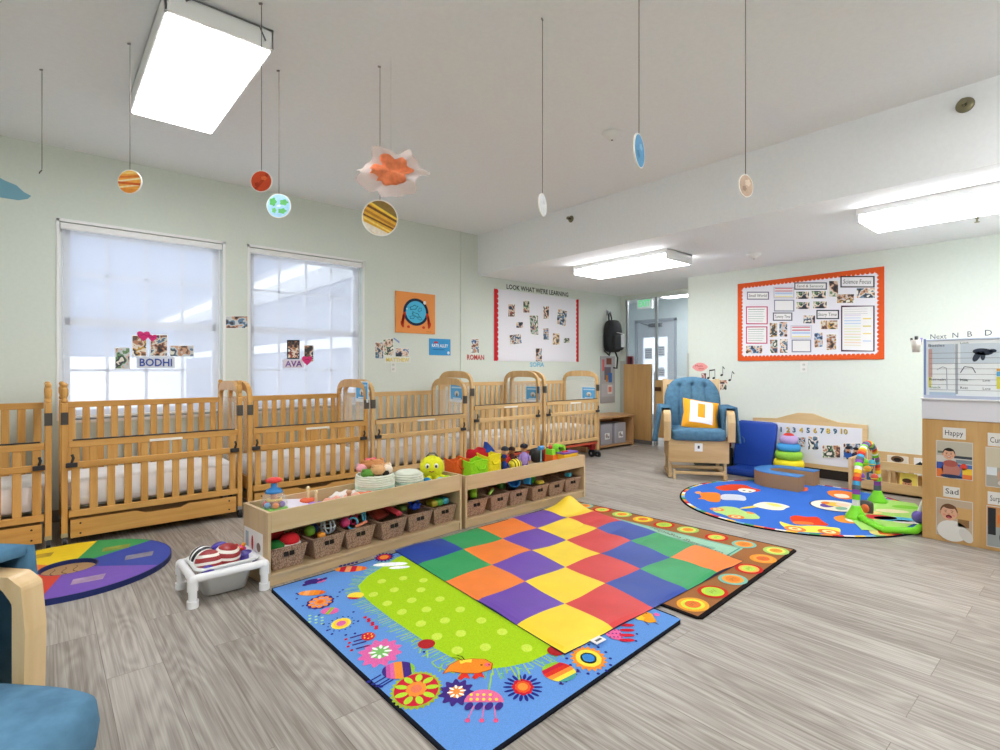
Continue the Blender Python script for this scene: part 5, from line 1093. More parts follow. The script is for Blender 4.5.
x, y = K(608, 405); c.ell(x, y, .036, .038, '#ad2a2e', 6, n=20); x, y = F(556, 651); c.ell(x, y, .036, .038, '#ad2a2e', 6, n=20)
for a, b_ in (((700, 500), (640, 480)), ((640, 480), (625, 465)), ((590, 420), (585, 435)), ((610, 425), (612, 450)), ((820, 500), (812, 555)), ((905, 480), (912, 525)), ((575, 385), (560, 400)), ((660, 470), (650, 495))): c.line([K(*a), K(*b_)], .006, '#9fd04a', 4)
# mushroom shaped bug
x, y = K(795, 595); P_ = [(x + .068 * cos(R(a)), y + .072 * sin(R(a)) + .0) for a in range(0, 181, 15)]; c.poly(P_, '#e8709c', 5)
for k in range(9): c.ell(x - .045 + .022 * (k % 5), y + .014 + .026 * (k // 5), .006, .008, YE, 7, n=8)
for k in range(4): c.ell(x - .05 + k * .034, y - .022, .022, .013, PU, 6, rot=1.2, n=12)
for k in range(3): a = (x - .032 + k * .034, y - .02); c.line([a, (a[0] - .018 + .012 * k, a[1] - .07)], .004, '#e87aac', 6); c.ell(a[0] - .018 + .012 * k, a[1] - .075, .009, .011, '#e8608c', 6, n=8)
def fish(p, s_, rot, body='#f08a2c'):
    x, y = p; T_ = lambda a, b_: (x + a * s_ * cos(rot) - b_ * s_ * sin(rot), y + a * s_ * sin(rot) + b_ * s_ * cos(rot))
    ol = [(-1.25, -.45), (-.95, .2), (-.5, .58), (.1, .62), (.7, .5), (1.0, .1), (.9, -.35), (.3, -.6), (-.4, -.5), (-.9, -.3)]
    c.poly([T_(a * 1.05, b_ * 1.06) for a, b_ in ol], '#a8431c', 5); c.poly([T_(a, b_) for a, b_ in ol], body, 6)
    c.poly([T_(*p) for p in ((-.5, .52), (.1, .58), (.05, .28), (-.2, .35), (-.45, .22))], YE, 7)
    c.ell(*T_(.78, .02), s_ * .14, s_ * .16, '#ee6a7a', 7, n=12); c.ell(*T_(.5, .02), s_ * .06, s_ * .06, '#6a2a1c', 8, n=8); c.ell(*T_(.85, .0), s_ * .04, s_ * .05, '#8a2a2c', 8, n=8)
    for a in (-.3, .35): c.poly([T_(a - .15, -.5), T_(a + .12, -.55), T_(a + .22, -1.0), T_(a, -.85), T_(a - .2, -1.05), T_(a - .35, -.9)], '#d9382c', 5)
    c.line([T_(-.35, .5), T_(-.55, .75), T_(-.85, .8)], s_ * .05, '#3a2a1c', 7); c.line([T_(-.25, .55), T_(-.35, .85), T_(-.6, 1.0)], s_ * .05, '#3a2a1c', 7)
fish(K(752, 478), .083, .12)
seg(F(559, 672), .066, .062, (GN, RD, '#d9382c', OR, YE, '#4f9f96'), -.9)
for k in range(6): x, y = F(561 + 3.4 * k, 684 - 2.4 * k); c.line([(x, y + .02), (x, y)], .008, PU, 4); c.line([(x - .008, y), (x + .01, y - .002)], .007, PU, 4)
# pink comb, orange chick, dark beads by the mat's corner
x, y = F(614, 634); c.ell(x, y, .035, .052, '#e86aa0', 5, rot=.2, n=20)
for k in range(4): p = F(627, 625.5 + 5 * k); c.ell(p[0], p[1], .034, .0135, RD, 6, n=14)
for k in range(12): c.ell(x - .022 + .016 * (k % 4), y - .03 + .03 * (k // 4), .004, .005, PU, 7, n=6)
for px, py in ((637, 634), (636, 641)): x, y = F(px, py); c.ell(x, y, .006, .008, NV, 3, n=8)
x, y = F(645, 619); c.poly([(x - .05, y + .03), (x - .02, y + .07), (x + .02, y + .075), (x + .045, y + .05), (x + .045, y - .03), (x + .01, y - .04), (x - .03, y - .01)], '#f0a02c', 5); c.ell(x - .022, y + .01, .022, .025, '#f4c63a', 6, wob=.1, wn=6)
c.ell(x + .065, y + .04, .014, .016, '#ec6aa4', 6); c.line([(x - .01, y - .02), (x + .0, y - .06)], .005, '#5a3a3a', 5); c.line([(x + .03, y - .03), (x + .045, y - .055)], .005, '#5a3a3a', 5); c.ell(x + .02, y + .05, .004, .005, '#7a3a1c', 7, n=8)
for k in range(5): x, y = F(583 + k * 3, 644 - k * 2.0); c.ell(x, y, .010, .014, '#8a2040', 4, n=10)
tag(c.build('caterpillar_rug'), 'blue and lime meadow rug with cartoon flowers and bugs, black binding', 'rug')
def F(px, py): p = onz(px, py, .01); return (p.x, p.y)

# brown circle-border rug
c = floor_cv(); A_, B_, C2, D_ = (2.275, 1.235), (3.612, 1.31), (3.50, 3.06), (2.262, 2.99)
def bil(u, v): return ((1 - u) * (1 - v) * A_[0] + u * (1 - v) * B_[0] + u * v * C2[0] + (1 - u) * v * D_[0], (1 - u) * (1 - v) * A_[1] + u * (1 - v) * B_[1] + u * v * C2[1] + (1 - u) * v * D_[1])
def bq(u0, v0, u1, v1, n=1): return [bil(u0, v0), bil(u1, v0), bil(u1, v1), bil(u0, v1)]
c.slab([bil(.015, 0), bil(.985, 0), bil(1, .012), bil(1, .988), bil(.985, 1), bil(.015, 1), bil(0, .988), bil(0, .012)], '#201c1c', .009)
c.poly(bq(.012, .012, .988, .988), '#a06a42', 1); c.poly(bq(.17, .14, .83, .86), '#8fbfa6', 2); c.poly(bq(.18, .148, .82, .852), '#4f8f86', 3); c.poly(bq(.185, .153, .815, .847), '#9cc8b0', 4); c.poly(bq(.26, .21, .74, .79), '#7fae9c', 5)
cy_ = ('#e8b84a', '#d23c2c', '#7fb8a0', '#f0963c', '#a8cc4a'); k = 0
def sun(u, v, k):
    x, y = bil(u, v); o_, m_, i_ = (('#f0a83c', '#d8dc4a', '#e87a3c'), ('#c8302c', '#e8a05a', '#b8d85a'), ('#7fb8a8', '#f0a04a', '#e8863c'), ('#c83a2c', '#b8d44a', '#f0a83c'), ('#a8c86a', '#e0c04a', '#f0963c'), ('#d06a3c', '#f0a83c', '#d8643a'))[k % 6]
    c.ell(x, y, .077, .068, o_, 3, n=24); c.ell(x, y, .058, .051, m_, 4, n=22); c.ell(x, y, .036, .032, i_, 5, n=18)
    for j in range(3): c.rect(x - .018 + j * .014, y - .012, x - .010 + j * .014, y + .012, '#8a6a3a', 6)
def sunp(px, py, k):
    x, y = F(px, py); o_, m_, i_ = (('#f0a83c', '#d8dc4a', '#e87a3c'), ('#c8302c', '#e8b05a', '#b8d85a'), ('#7fb8a8', '#f0a04a', '#e8863c'), ('#c83a2c', '#b8d44a', '#a8cc5a'), ('#e8963c', '#f0a04a', '#e06a3c'), ('#a8c86a', '#d8dc6a', '#f0963c'))[k % 6]
    c.ell(x, y, .083, .072, o_, 6, n=28); c.ell(x, y, .062, .053, m_, 7, n=24); c.ell(x, y, .042, .036, i_, 8, n=20)
    for q in range(3): c.line([(x - .02 + q * .016, y - .012 + .006 * (q % 2)), (x - .012 + q * .016, y + .012)], .004, '#8a7a3a', 9)
for k, p in enumerate(((692.8, 604.8), (712.8, 592), (732.8, 579.5), (748.8, 569), (763, 559), (776, 551), (744, 544.5), (716.5, 537.6), (688, 530), (664, 525), (643, 519.5), (622, 514.5), (602, 510), (584, 506))): sunp(p[0], p[1], (0, 3, 2, 1, 4, 5, 2, 1, 5, 3, 0, 5, 1, 2)[k])
a = Vector(F(742, 560)); b_ = Vector(F(652, 527)); c.text('Let us all sing together', a.x, a.y, .042, '#7a6a58', L=7, rot=math.atan2(b_.y - a.y, b_.x - a.x), wid=(b_ - a).length)
tag(c.build('circle_border_rug'), 'brown bordered rug with rows of coloured circles under the checkered mat', 'rug')

# checkered activity mat, five by five, lying over both rugs
MT, MR, MBt, ML = Vector((3.38, 3.02)), Vector((3.13, 1.435)), Vector((1.575, 1.43)), Vector((1.67, 2.94))
MC = {s: noisy(h, 9, .05, .5, .25, 'vinyl', .006, .35) for s, h in enumerate(('#24449c', '#2f9a5c', '#f08034', '#6a45a8', '#f2cf2c', '#cf3535', '#24449c', '#2f9a5c', '#f08034'))}
def msurf(u, v):      # u along L->T, v along L->B
    p = ML.lerp(MT, u).lerp(MBt.lerp(MR, u), v)
    z = .024 + .006 * sin(11 * u + 3 * v) * sin(9 * v + 1) + .004 * sin(23 * u - 17 * v)
    z += .075 * math.exp(-(((1 - u) / .085) ** 2 + (v / .09) ** 2)) + .010 * math.exp(-((u - .85) / .12) ** 2) * abs(sin(20 * v)) 
    e = min(u, 1 - u, v, 1 - v); z -= .009 * math.exp(-e / .012)
    return (p.x, p.y, max(z, .016))
N_ = 60; m = MB()
for i in range(N_):
    for j in range(N_):
        u0, u1, v0, v1 = i / N_, (i + 1) / N_, j / N_, (j + 1) / N_; m.m(MC[i * 5 // N_ + j * 5 // N_]); m.add([msurf(u0, v0), msurf(u0, v1), msurf(u1, v1), msurf(u1, v0)], [(0, 1, 2, 3)], True)
edge = [(i / N_, 0) for i in range(N_)] + [(1, i / N_) for i in range(N_)] + [(1 - i / N_, 1) for i in range(N_)] + [(0, 1 - i / N_) for i in range(N_)]
vs = []; n = len(edge)
for u, v in edge: p = msurf(u, v); vs += [p, (p[0], p[1], .0125)]
m.m(M('#1d2a52', .6)); m.add(vs, [(2 * k, (2 * k + 2) % (2 * n), (2 * k + 3) % (2 * n), 2 * k + 1) for k in range(n)])
t = tag(m.build('checkered_mat'), 'padded play mat of coloured squares spread over two rugs', 'mat')
a = msurf(.09, 1.0); m = MB(M('#e6e4e2', .6)); m.at((a[0] + .04, a[1] - .022, .02), rz=.0); m.box((0, 0, 0), (.06, .04, .003)); m.m(M('#55535a')); m.box((0, -.002, .002), (.035, .012, .001)); o = m.build('fabric_tag', None, recenter=False); o.parent = t; o.location = -Vector(t.location)

# round rainbow mat by the cribs
cx, cy, RR, rh = .115, 3.875, .495, .13
c = floor_cv(mf=lambda h: noisy(h, 30, .04, .5, .05, 'vinyl', .002, .35)); c.mat('#1c2a66')
n = 72; vs = []
for i in range(n):
    a = 2 * pi * i / n
    for r_, z in ((RR, 0), (RR, .03), (rh, .03), (rh, 0)): vs.append((cx + r_ * cos(a), cy + r_ * sin(a), z))
c.mb.add(vs, [(i * 4 + j, ((i + 1) % n) * 4 + j, ((i + 1) % n) * 4 + (j + 1) % 4, i * 4 + (j + 1) % 4) for i in range(n) for j in range(4)])
c.base = .0305
for a0, a1, col in ((71, 131, '#f2d026'), (30, 71, '#2f9c58'), (-38, 30, '#2c46a4'), (-105, -38, '#7350b4'), (-160, -105, '#d2402f'), (131, 200, '#ee7c34')):
    k = 16; P_ = [(cx + (RR - .006) * cos(R(a0 + (a1 - a0) * i / k)), cy + (RR - .006) * sin(R(a0 + (a1 - a0) * i / k))) for i in range(k + 1)] + [(cx + (rh + .006) * cos(R(a1 - (a1 - a0) * i / k)), cy + (rh + .006) * sin(R(a1 - (a1 - a0) * i / k))) for i in range(k + 1)]
    c.poly(P_, col, 0)
for px, py, col, rt in ((37, 560, '#c9a63a', .0), (116, 551, '#8fa04a', .2), (139, 559, '#8d8a9c', .5), (88, 583, '#a98fb0', .1)):
    x, y = F(px, py); c.poly([(x - .075, y - .04), (x + .06, y - .05), (x + .08, y + .035), (x - .06, y + .045)], noisy(col, 14, .3, .5, .1, 'pic2'), 2)
tag(c.build('rainbow_mat'), 'round ring shaped rainbow mat on the floor before the cribs', 'mat')
t = thing('mirror_disc', 'tan floor disc with dark lines showing in the hole of the rainbow mat', 'mat', (cx, cy, 0))
m = MB(M('#b08a60', .5)); m.cyl((0, 0, 0), (0, 0, .008), rh - .004, n=40); m.m(M('#6b4c34'))
for k in range(3): m.tube([(-.07 + .05 * k + .012 * cos(j), -.07 + .02 * j, .007) for j in range(8)], .003, 5)
m.build('disc', t)

# round blue rug with animals in cars
RX, RY, ra, rb = 4.87, 1.79, .97, .915
c = floor_cv(); n = 80; out = [(RX + ra * cos(2 * pi * i / n), RY + rb * sin(2 * pi * i / n)) for i in range(n)]; c.slab(out, '#16181f', .008)
SC = ['#d23b3b', '#efe9e0', '#f0c84a', '#7fb0c8', '#4f9a5a', '#e88a3c']
for i in range(n):
    a0, a1 = 2 * pi * i / n, 2 * pi * (i + 1) / n; c.poly([(RX + ra * q * cos(a), RY + rb * q * sin(a)) for q, a in ((.985, a0), (.985, a1), (.94, a1), (.94, a0))], SC[i * 7 % 6], 1)
c.ell(RX, RY, ra * .955, rb * .955, '#3f70cc', 2, n=80)
def blob(pts, col, L=4):
    P_ = [Vector(F(*p)) for p in pts]
    for _ in range(2): P_ = [q for a, b in zip(P_, P_[1:] + P_[:1]) for q in (a * .78 + b * .22, a * .22 + b * .78)]
    c.poly([tuple(p) for p in P_], col, L)
W_ = lambda px, py, r_, L=7: (c.ell(*F(px, py), r_, r_, '#e8843c', L, n=16), c.ell(*F(px, py), r_ * .6, r_ * .6, '#f4d8a0', L + 1, n=12), c.ell(*F(px, py), r_ * .28, r_ * .28, '#e8843c', L + 2, n=10))
# green truck with giraffe
blob([(712, 509), (722, 506), (736, 507), (746, 512), (755, 513), (762, 519), (745, 519), (733, 518), (722, 514), (714, 512)], '#b5d682'); blob([(741, 509), (760, 507), (758, 505), (739, 508)], '#ecd64a', 5)
blob([(752, 505), (762, 502), (772, 502.5), (782, 504), (791, 507), (786, 508), (783, 510.5), (770, 510), (756, 507)], '#f2ead0', 6); blob([(764, 503), (775, 503.5), (785, 507), (775, 507)], '#efe07a', 7); W_(717, 509.5, .055); W_(736, 517, .06); blob([(747, 511), (756, 513.5), (752, 514.5), (746, 513)], '#e8a04a', 6)
# orange crocodile and grey
blob([(699, 494), (703, 492), (720, 492.5), (721, 499), (719, 502.5), (708, 501.5), (704, 499), (697, 499), (702, 497)], '#ee8434'); blob([(721, 493.5), (745, 495), (747, 501), (735, 500), (720, 500)], '#c9cfdc', 4); blob([(694, 492), (700, 491), (702, 493), (697, 494)], '#f0a05a')
# red fox
blob([(713, 487), (730, 484), (745, 484.5), (752, 488), (762, 490), (757, 492), (738, 490), (722, 491)], '#dc4a2c'); blob([(737, 489), (745, 488), (758, 490.5), (750, 493), (740, 492)], '#f3e9dc', 5); c.ell(*F(744, 490.5), .018, .014, '#30242a', 7, n=8); c.ell(*F(750, 491.5), .018, .014, '#30242a', 7, n=8)
# yellow car with red hippo
blob([(779, 521), (785, 523), (795, 526), (815, 525.5), (830, 527), (840, 528), (841, 533), (825, 533), (800, 532), (786, 528), (781, 525)], '#f2e05a'); blob([(789, 517), (795, 515), (806, 517), (818, 516.5), (822, 521), (831, 526), (812, 525), (793, 524)], '#dc4428', 5); blob([(792, 521), (812, 522), (815, 525), (794, 524.5)], '#ec7a3c', 6); W_(795, 529, .07); W_(829, 532, .07)
# more animals towards the back and right
blob([(826, 491), (838, 490), (852, 492), (862, 495), (850, 500), (836, 498), (829, 495)], '#e8803a'); blob([(832, 494), (846, 494), (851, 498), (838, 498)], '#f4e2cc', 5); blob([(801, 488), (808, 487), (808, 491), (801, 491.5)], '#e86a4a')
blob([(832, 517), (845, 514.5), (861, 516), (868, 520), (856, 524), (838, 522)], '#eb9440'); blob([(843, 518), (856, 517), (864, 521), (850, 522.5)], '#f3ead8', 5); c.ell(*F(855, 520), .018, .014, '#30242a', 7, n=8)
blob([(868, 528), (880, 524), (900, 531), (885, 536), (870, 534)], '#d9d07a'); blob([(877, 530), (890, 530), (893, 534), (880, 535)], '#e0642c', 5)
x, y = F(836, 506); c.base = .012; c.ell(x, y, .21, .19, '#2a3a5c', 0, n=40); c.ell(x, y, .2, .18, '#ece8d8', 2, n=40); c.ell(x - .04, y + .05, .09, .05, '#7a5cae', 5); c.ell(x + .03, y + .02, .08, .07, '#f0c85a', 6); c.ell(x + .06, y - .03, .06, .05, '#f4d8c0', 7); c.ell(x - .07, y - .06, .06, .04, '#8fc0a0', 5); c.ell(x + .03, y + .09, .05, .03, '#ee8434', 7)
tag(c.build('round_animal_rug'), 'round blue rug with animals riding in cars by the foam seat', 'rug')
# ================================================================== ON THE WALLS
def nsnap(r, seed, lb, y=5.2, cat='photo', group=None, draw=None, border=None):
    return snap(lambda: north(y), lambda a, b: NP(a, b, y), r if isinstance(r, list) else rc(*r), seed, 'photo_print', lb, cat, group, border, draw)
YS = 5.19     # prints taped on the window shade sit just in front of the wall face
G1 = 'photos taped over the left window'
YS = 5.225
for r, sd, lb in (((115, 347.5, 130, 369), 1, 'upright photo at the left of the group on the left window'), ((132, 335, 146.5, 356.5), 2, 'photo under the pink heart on the left window'), ((150, 334.5, 167.5, 356.5), 3, 'red and navy photo above the letters on the left window'), ((169.5, 345.5, 194, 356.5), 4, 'wide photo at the right of the group on the left window')):
    nsnap(r, sd, lb, YS, group=G1)
def letters(txt, r, col, lb, y=5.2, back='#eceef2', hgt=None, group='cut out name letters'):
    a = NP(r[0], r[3], y); b_ = NP(r[2], r[1], y); c = north(y); 
    if back: c.slab([(a[0] - .02, a[1] - .015), (b_[0] + .02, a[1] - .015), (b_[0] + .02, b_[1] + .015), (a[0] - .02, b_[1] + .015)], back, .002)
    h = hgt or (b_[1] - a[1]); c.L = 1; c.text(txt, a[0] + .003, a[1] - .003, h, '#c9ccd4' if back else '#9a9a9a', wid=b_[0] - a[0], bold=True, L=1); c.text(txt, a[0], a[1], h, col, wid=b_[0] - a[0], bold=True, L=2)  # grey offset copy paints a drop shadow under the letters
    return tag(c.build('name_sign'), lb, 'sign', group)
letters('BODHI', (139.5, 359, 172, 366), '#3f58a8', 'blue name letters on a pale strip taped to the left window', YS, '#d3d8e2')
letters('AVA', (285, 361, 302, 366.5), '#7c4a9c', 'purple name letters taped to the right window', YS, '#e3d9e6')
def heart(x, z, s_, lb, y):
    c = north(y); P_ = [(x + s_ * .9 * sin(t) ** 3, z + s_ * (.8 * cos(t) - .3 * cos(2 * t) - .12 * cos(3 * t))) for t in [2 * pi * i / 28 for i in range(28)]]
    c.slab(P_, '#d8387c', .003); c.line([(x - s_ * .4, z), (x + .1 * s_, z + .15 * s_), (x + s_ * .4, z - .05 * s_)], s_ * .1, '#8c2454', 1); return tag(c.build('paper_heart'), lb, 'paper heart', 'pink paper hearts')
a = NP(145, 335.5, YS - .004); heart(a[0] - .01, a[1], .05, 'left one of two pink paper hearts above the left window photos', YS - .004); a = NP(152.5, 337, YS - .004); heart(a[0], a[1] - .005, .036, 'right smaller pink paper heart above the left window photos', YS - .004)
a = NP(307, 360, YS - .004); heart(a[0], a[1], .056, 'pink paper heart beside the purple letters on the right window', YS - .004)
nsnap((287, 340, 299.5, 359), 5, 'framed upright photo above the purple letters on the right window', YS, group='photos taped over the right window', border='#2c2b2e'); nsnap((304, 345, 313.5, 362), 6, 'narrow photo behind the pink heart on the right window', YS, group='photos taped over the right window')
nsnap((225, 316, 248.5, 328.5), 7, 'wide snapshot on the wall between the two windows')
# orange globe poster
a, b_ = NP(395, 332), NP(434.5, 292.5); c = north(); W_p, H_p = b_[0] - a[0], b_[1] - a[1]
z0, z1 = 1.555, 2.015; x0, x1 = 2.954, 3.472; c.slab(rc(x0, z0, x1, z1), '#ee9a55', .018); cx, cz = (x0 + x1) / 2 - .0, z0 + .24
c.ell(cx, cz, .165, .155, '#22304a', 1, n=40); c.ell(cx, cz, .133, .125, '#55bfe6', 2, n=40)
for k, (dx, dz, a_, b2, rt) in enumerate(((-.03, .05, .055, .025, .3), (.0, -.03, .06, .022, -.4), (.05, .03, .03, .02, .8), (-.05, -.06, .035, .02, .2), (.05, -.07, .03, .018, -.3))): c.ell(cx + dx, cz + dz, a_, b2, '#2a6f96', 3, rot=rt, wob=.2, wn=5); c.ell(cx + dx, cz + dz, a_ * .75, b2 * .65, '#55bfe6', 4, rot=rt, wob=.2, wn=5)
for sx in (-1, 1):
    for k in range(4): c.ell(cx + sx * (.155 + .008 * k), cz - .04 - .035 * k, .018, .04, '#d8492f', 5, rot=sx * (.5 - .3 * k), n=12)
    c.ell(cx + sx * .1, cz - .17, .02, .015, '#d8492f', 5)
c.ell(cx + .115, cz + .115, .02, .02, '#e9edf2', 5); c.ell(cx - .12, cz + .03, .008, .008, '#e9edf2', 5, n=8); c.rect(x1 - .12, z0 + .02, x1 - .05, z0 + .027, '#c27438', 1)
tag(c.build('globe_poster'), 'orange canvas poster with a blue globe in a dark ring', 'poster')
# blue poster
x0, x1, z0, z1 = 3.40, 3.70, 1.312, 1.505; c = north(); c.slab(rc(x0, z0, x1, z1), '#3f9ad6', .006); c.text('RATE ALLEY', x0 + .035, z0 + .095, .035, '#f2f5f8', wid=.23, bold=True); c.ell(x0 + .09, z0 + .15, .03, .012, '#d94a4a', 1); c.rect(x0 + .05, z0 + .06, x0 + .21, z0 + .07, '#2a6fae', 1); c.ell(x1 - .03, z0 + .03, .018, .018, '#e6eef5', 1)
tag(c.build('blue_poster'), 'small blue poster with white lettering beside the globe poster', 'poster')
G2 = 'snapshots with name cards on the wall above the cribs'
nsnap((375, 342, 383.5, 359), 8, 'small snapshot at the left of the trio under the globe poster', group=G2); nsnap([(383, 339), (393, 338), (394, 356), (384, 356)], 9, 'tilted blue snapshot in the middle under the globe poster', group=G2, y=5.198); nsnap((395, 348, 409, 358.5), 10, 'wide snapshot at the right of the trio under the globe poster', group=G2)
letters('MATTHEW', (386, 358, 409, 361.5), '#e8d25a', 'pale yellow name letters under the globe poster', 5.197, '#e6e8e0')
a = NP(396, 340); c = north(); c.line([(a[0] - .03, a[1] + .02), (a[0] + .04, a[1] - .02)], .014, '#6f86b8', 1); c.slab([(a[0] - .03, a[1] + .01), (a[0] + .04, a[1] - .035), (a[0] + .045, a[1] - .02), (a[0] - .025, a[1] + .025)], '#8fa2cc', .002); tag(c.build('paper_strip'), 'short lilac paper strip above the snapshots under the globe poster', 'paper')
nsnap((471, 338.5, 479, 353.5), 11, 'upright snapshot above the red name letters right of the wall trim', group=G2); letters('ROMAN', (467, 355, 484, 359.5), '#c8423c', 'red name letters beneath a snapshot right of the wall trim', back=None)
letters('SOFIA', (530, 362.5, 544, 366.5), '#5fb6dc', 'light blue name letters beneath the red edged display board', back=None)
def outlet(P_, px, py, mk, lb, side=1):
    a = P_(px, py); c = mk(); c.slab(rc(a[0] - .036, a[1] - .058, a[0] + .036, a[1] + .058), '#e6e7e2', .006)
    for dz in (-.025, .025): c.ell(a[0], a[1] + dz, .017, .015, '#d3d5cf', 1); c.rect(a[0] - .008, a[1] + dz - .004, a[0] - .005, a[1] + dz + .006, '#555555', 2); c.rect(a[0] + .005, a[1] + dz - .004, a[0] + .008, a[1] + dz + .006, '#555555', 2)
    return tag(c.build('power_outlet'), lb, 'outlet')
outlet(NP, 393, 367, north, 'white wall outlet under the snapshots below the globe poster'); outlet(EP, 804, 367, east, 'white wall outlet under the orange bulletin board')

# red-edged display board
t = thing('display_board', 'white paper display with red scalloped side borders on the crib wall', 'bulletin board', (5.19, 5.199, 1.25))
x0, x1, z0, z1 = 4.377 - 5.19, 6.02 - 5.19, .005, .93
c = CV((0, 0, 0), (1, 0, 0), (0, 0, 1), (0, -1, 0)); c.slab(rc(x0, z0, x1, z1), '#eceaf2', .008); c.build('board_paper', t)
def scallop_v(cv, x, za, zb, w_, sgn, col, n, L):
    P_ = [(x, za)]
    for i in range(n):
        for j in range(5): a = pi * j / 4; P_.append((x + sgn * (w_ * .7 + w_ * .3 * sin(a)), za + (zb - za) * (i + (1 - cos(a)) / 2) / n))
    P_.append((x, zb)); cv.poly(P_, col, L)
for xx, sg, nm in ((x0, 1, 'l'), (x1, -1, 'r')):
    c = CV((0, -.0085, 0), (1, 0, 0), (0, 0, 1), (0, -1, 0)); scallop_v(c, xx, z0, z1, .075 if sg > 0 else .06, sg, '#c8262c', 15, 1); c.build('red_border', t)
c = north(); a = NP(506, 291.5); b_ = NP(565, 300); c.text("LOOK WHAT WE'RE LEARNING", 4.60, 2.20, .06, '#2b2e32', wid=1.2, bold=True, L=3); tag(c.build('lettering'), 'thin dark headline letters above the red edged board', 'lettering')
BY = 5.19
for i, (r, lb) in enumerate((((508, 304, 515, 317), 'upright photo at the upper left of the red edged board'), ((523, 300.5, 529.5, 313), 'upright photo second in the top row of the red edged board'), ((516, 322, 523, 328), 'tiny reddish photo left of the centre strip on the red edged board'),
        ((543, 306, 549, 319), 'upright photo with yellow, right of the centre on the red edged board'), ((543, 328, 549, 340), 'upright photo right of the centre strip, lower on the red edged board'), ((552.5, 333, 559.5, 345), 'upright greenish photo at the lower right of the red edged board'), ((563.5, 338, 569.5, 343), 'tiny photo at the right border of the red edged board'),
        ((535.5, 348, 542, 362), 'upright photo at the bottom of the red edged board'), ([(509, 335), (521, 333.5), (522, 343.5), (510, 345)], 'tilted landscape photo at the lower left of the red edged board'), ([(529, 315), (538, 315), (538.5, 335.5), (530.5, 335)], 'tall photo strip at the centre of the red edged board'),
        ([(558, 308), (567.5, 311), (565.5, 327), (556, 324)], 'large tilted photo sheet at the upper right of the red edged board'))): nsnap(r, 60 + i, lb, BY, group='photos on the red edged board')

# orange bulletin board
t = thing('bulletin_board', 'large bulletin board with an orange scalloped border on the right wall', 'bulletin board', (6.258, 2.20, 1.245))
u0, u1, v0, v1 = -.725, .725, 0, .912; EB = lambda q=0: CV((-q, 0, 0), (0, -1, 0), (0, 0, 1), (-1, 0, 0), .0006)
c = EB(); c.slab(rc(u0, v0, u1, v1), '#e9e8f0', .010); c.build('board_paper', t)
for nm in range(4):
    c = EB(.0105); bw = .062
    if nm < 2: scallop_v(c, (u0, u1)[nm], v0, v1, bw, (1, -1)[nm], '#df5a26', 22, 1)
    else:
        v, sg = ((v0, 1), (v1, -1))[nm - 2]; P_ = [(u0, v)]; n = 36
        for i in range(n):
            for j in range(5): a = pi * j / 4; P_.append((u0 + (u1 - u0) * (i + (1 - cos(a)) / 2) / n, v + sg * (bw * .7 + bw * .3 * sin(a))))
        P_.append((u1, v)); c.poly(P_, '#df5a26', 2)
    c.build('orange_border', t)
XB = 6.247
def bb(px, py): x, y = 730 + px * .16, 260 + py * .16; return EP(x, y, XB)
mkb = lambda: east(XB)
for i, (r, lb) in enumerate((((412, 196, 497, 245), 'upper left of four matching red snapshots on the orange board'), ((507, 192, 602, 242), 'upper right of four matching red snapshots on the orange board'), ((413, 262, 500, 308), 'lower left of four matching red snapshots on the orange board'), ((517, 258, 608, 304), 'lower right of four matching red snapshots on the orange board'),
        ((618, 128, 678, 232), 'upright snapshot at the top middle right of the orange board'), ((665, 212, 780, 270), 'wide snapshot below the upright one on the orange board'), ((788, 174, 910, 240), 'wide snapshot at the upper right of the orange board'), ((457, 345, 535, 398), 'small snapshot at the centre of the orange board'), ((564, 376, 676, 434), 'wide snapshot under the dark framed heading on the orange board'),
        ((247, 390, 297, 485), 'upper left of four upright snapshots at the lower left of the orange board'), ((307, 385, 360, 482), 'upper right of four upright snapshots at the lower left of the orange board'), ((249, 495, 299, 585), 'lower left of four upright snapshots at the lower left of the orange board'), ((311, 492, 362, 583), 'lower right of four upright snapshots at the lower left of the orange board'),
        ([(525, 455), (580, 450), (584, 545), (528, 550)], 'tilted blue snapshot at the lower middle of the orange board'), ((602, 462, 666, 566), 'upright blue snapshot left of the large chart on the orange board'), ((96, 534, 206, 585), 'brown snapshot in the lower left corner of the orange board'))):
    snap(mkb, bb, r if isinstance(r, list) else rc(*r), 80 + (i if i > 3 else 0), 'photo_print', lb, 'photo', 'snapshots on the orange board')
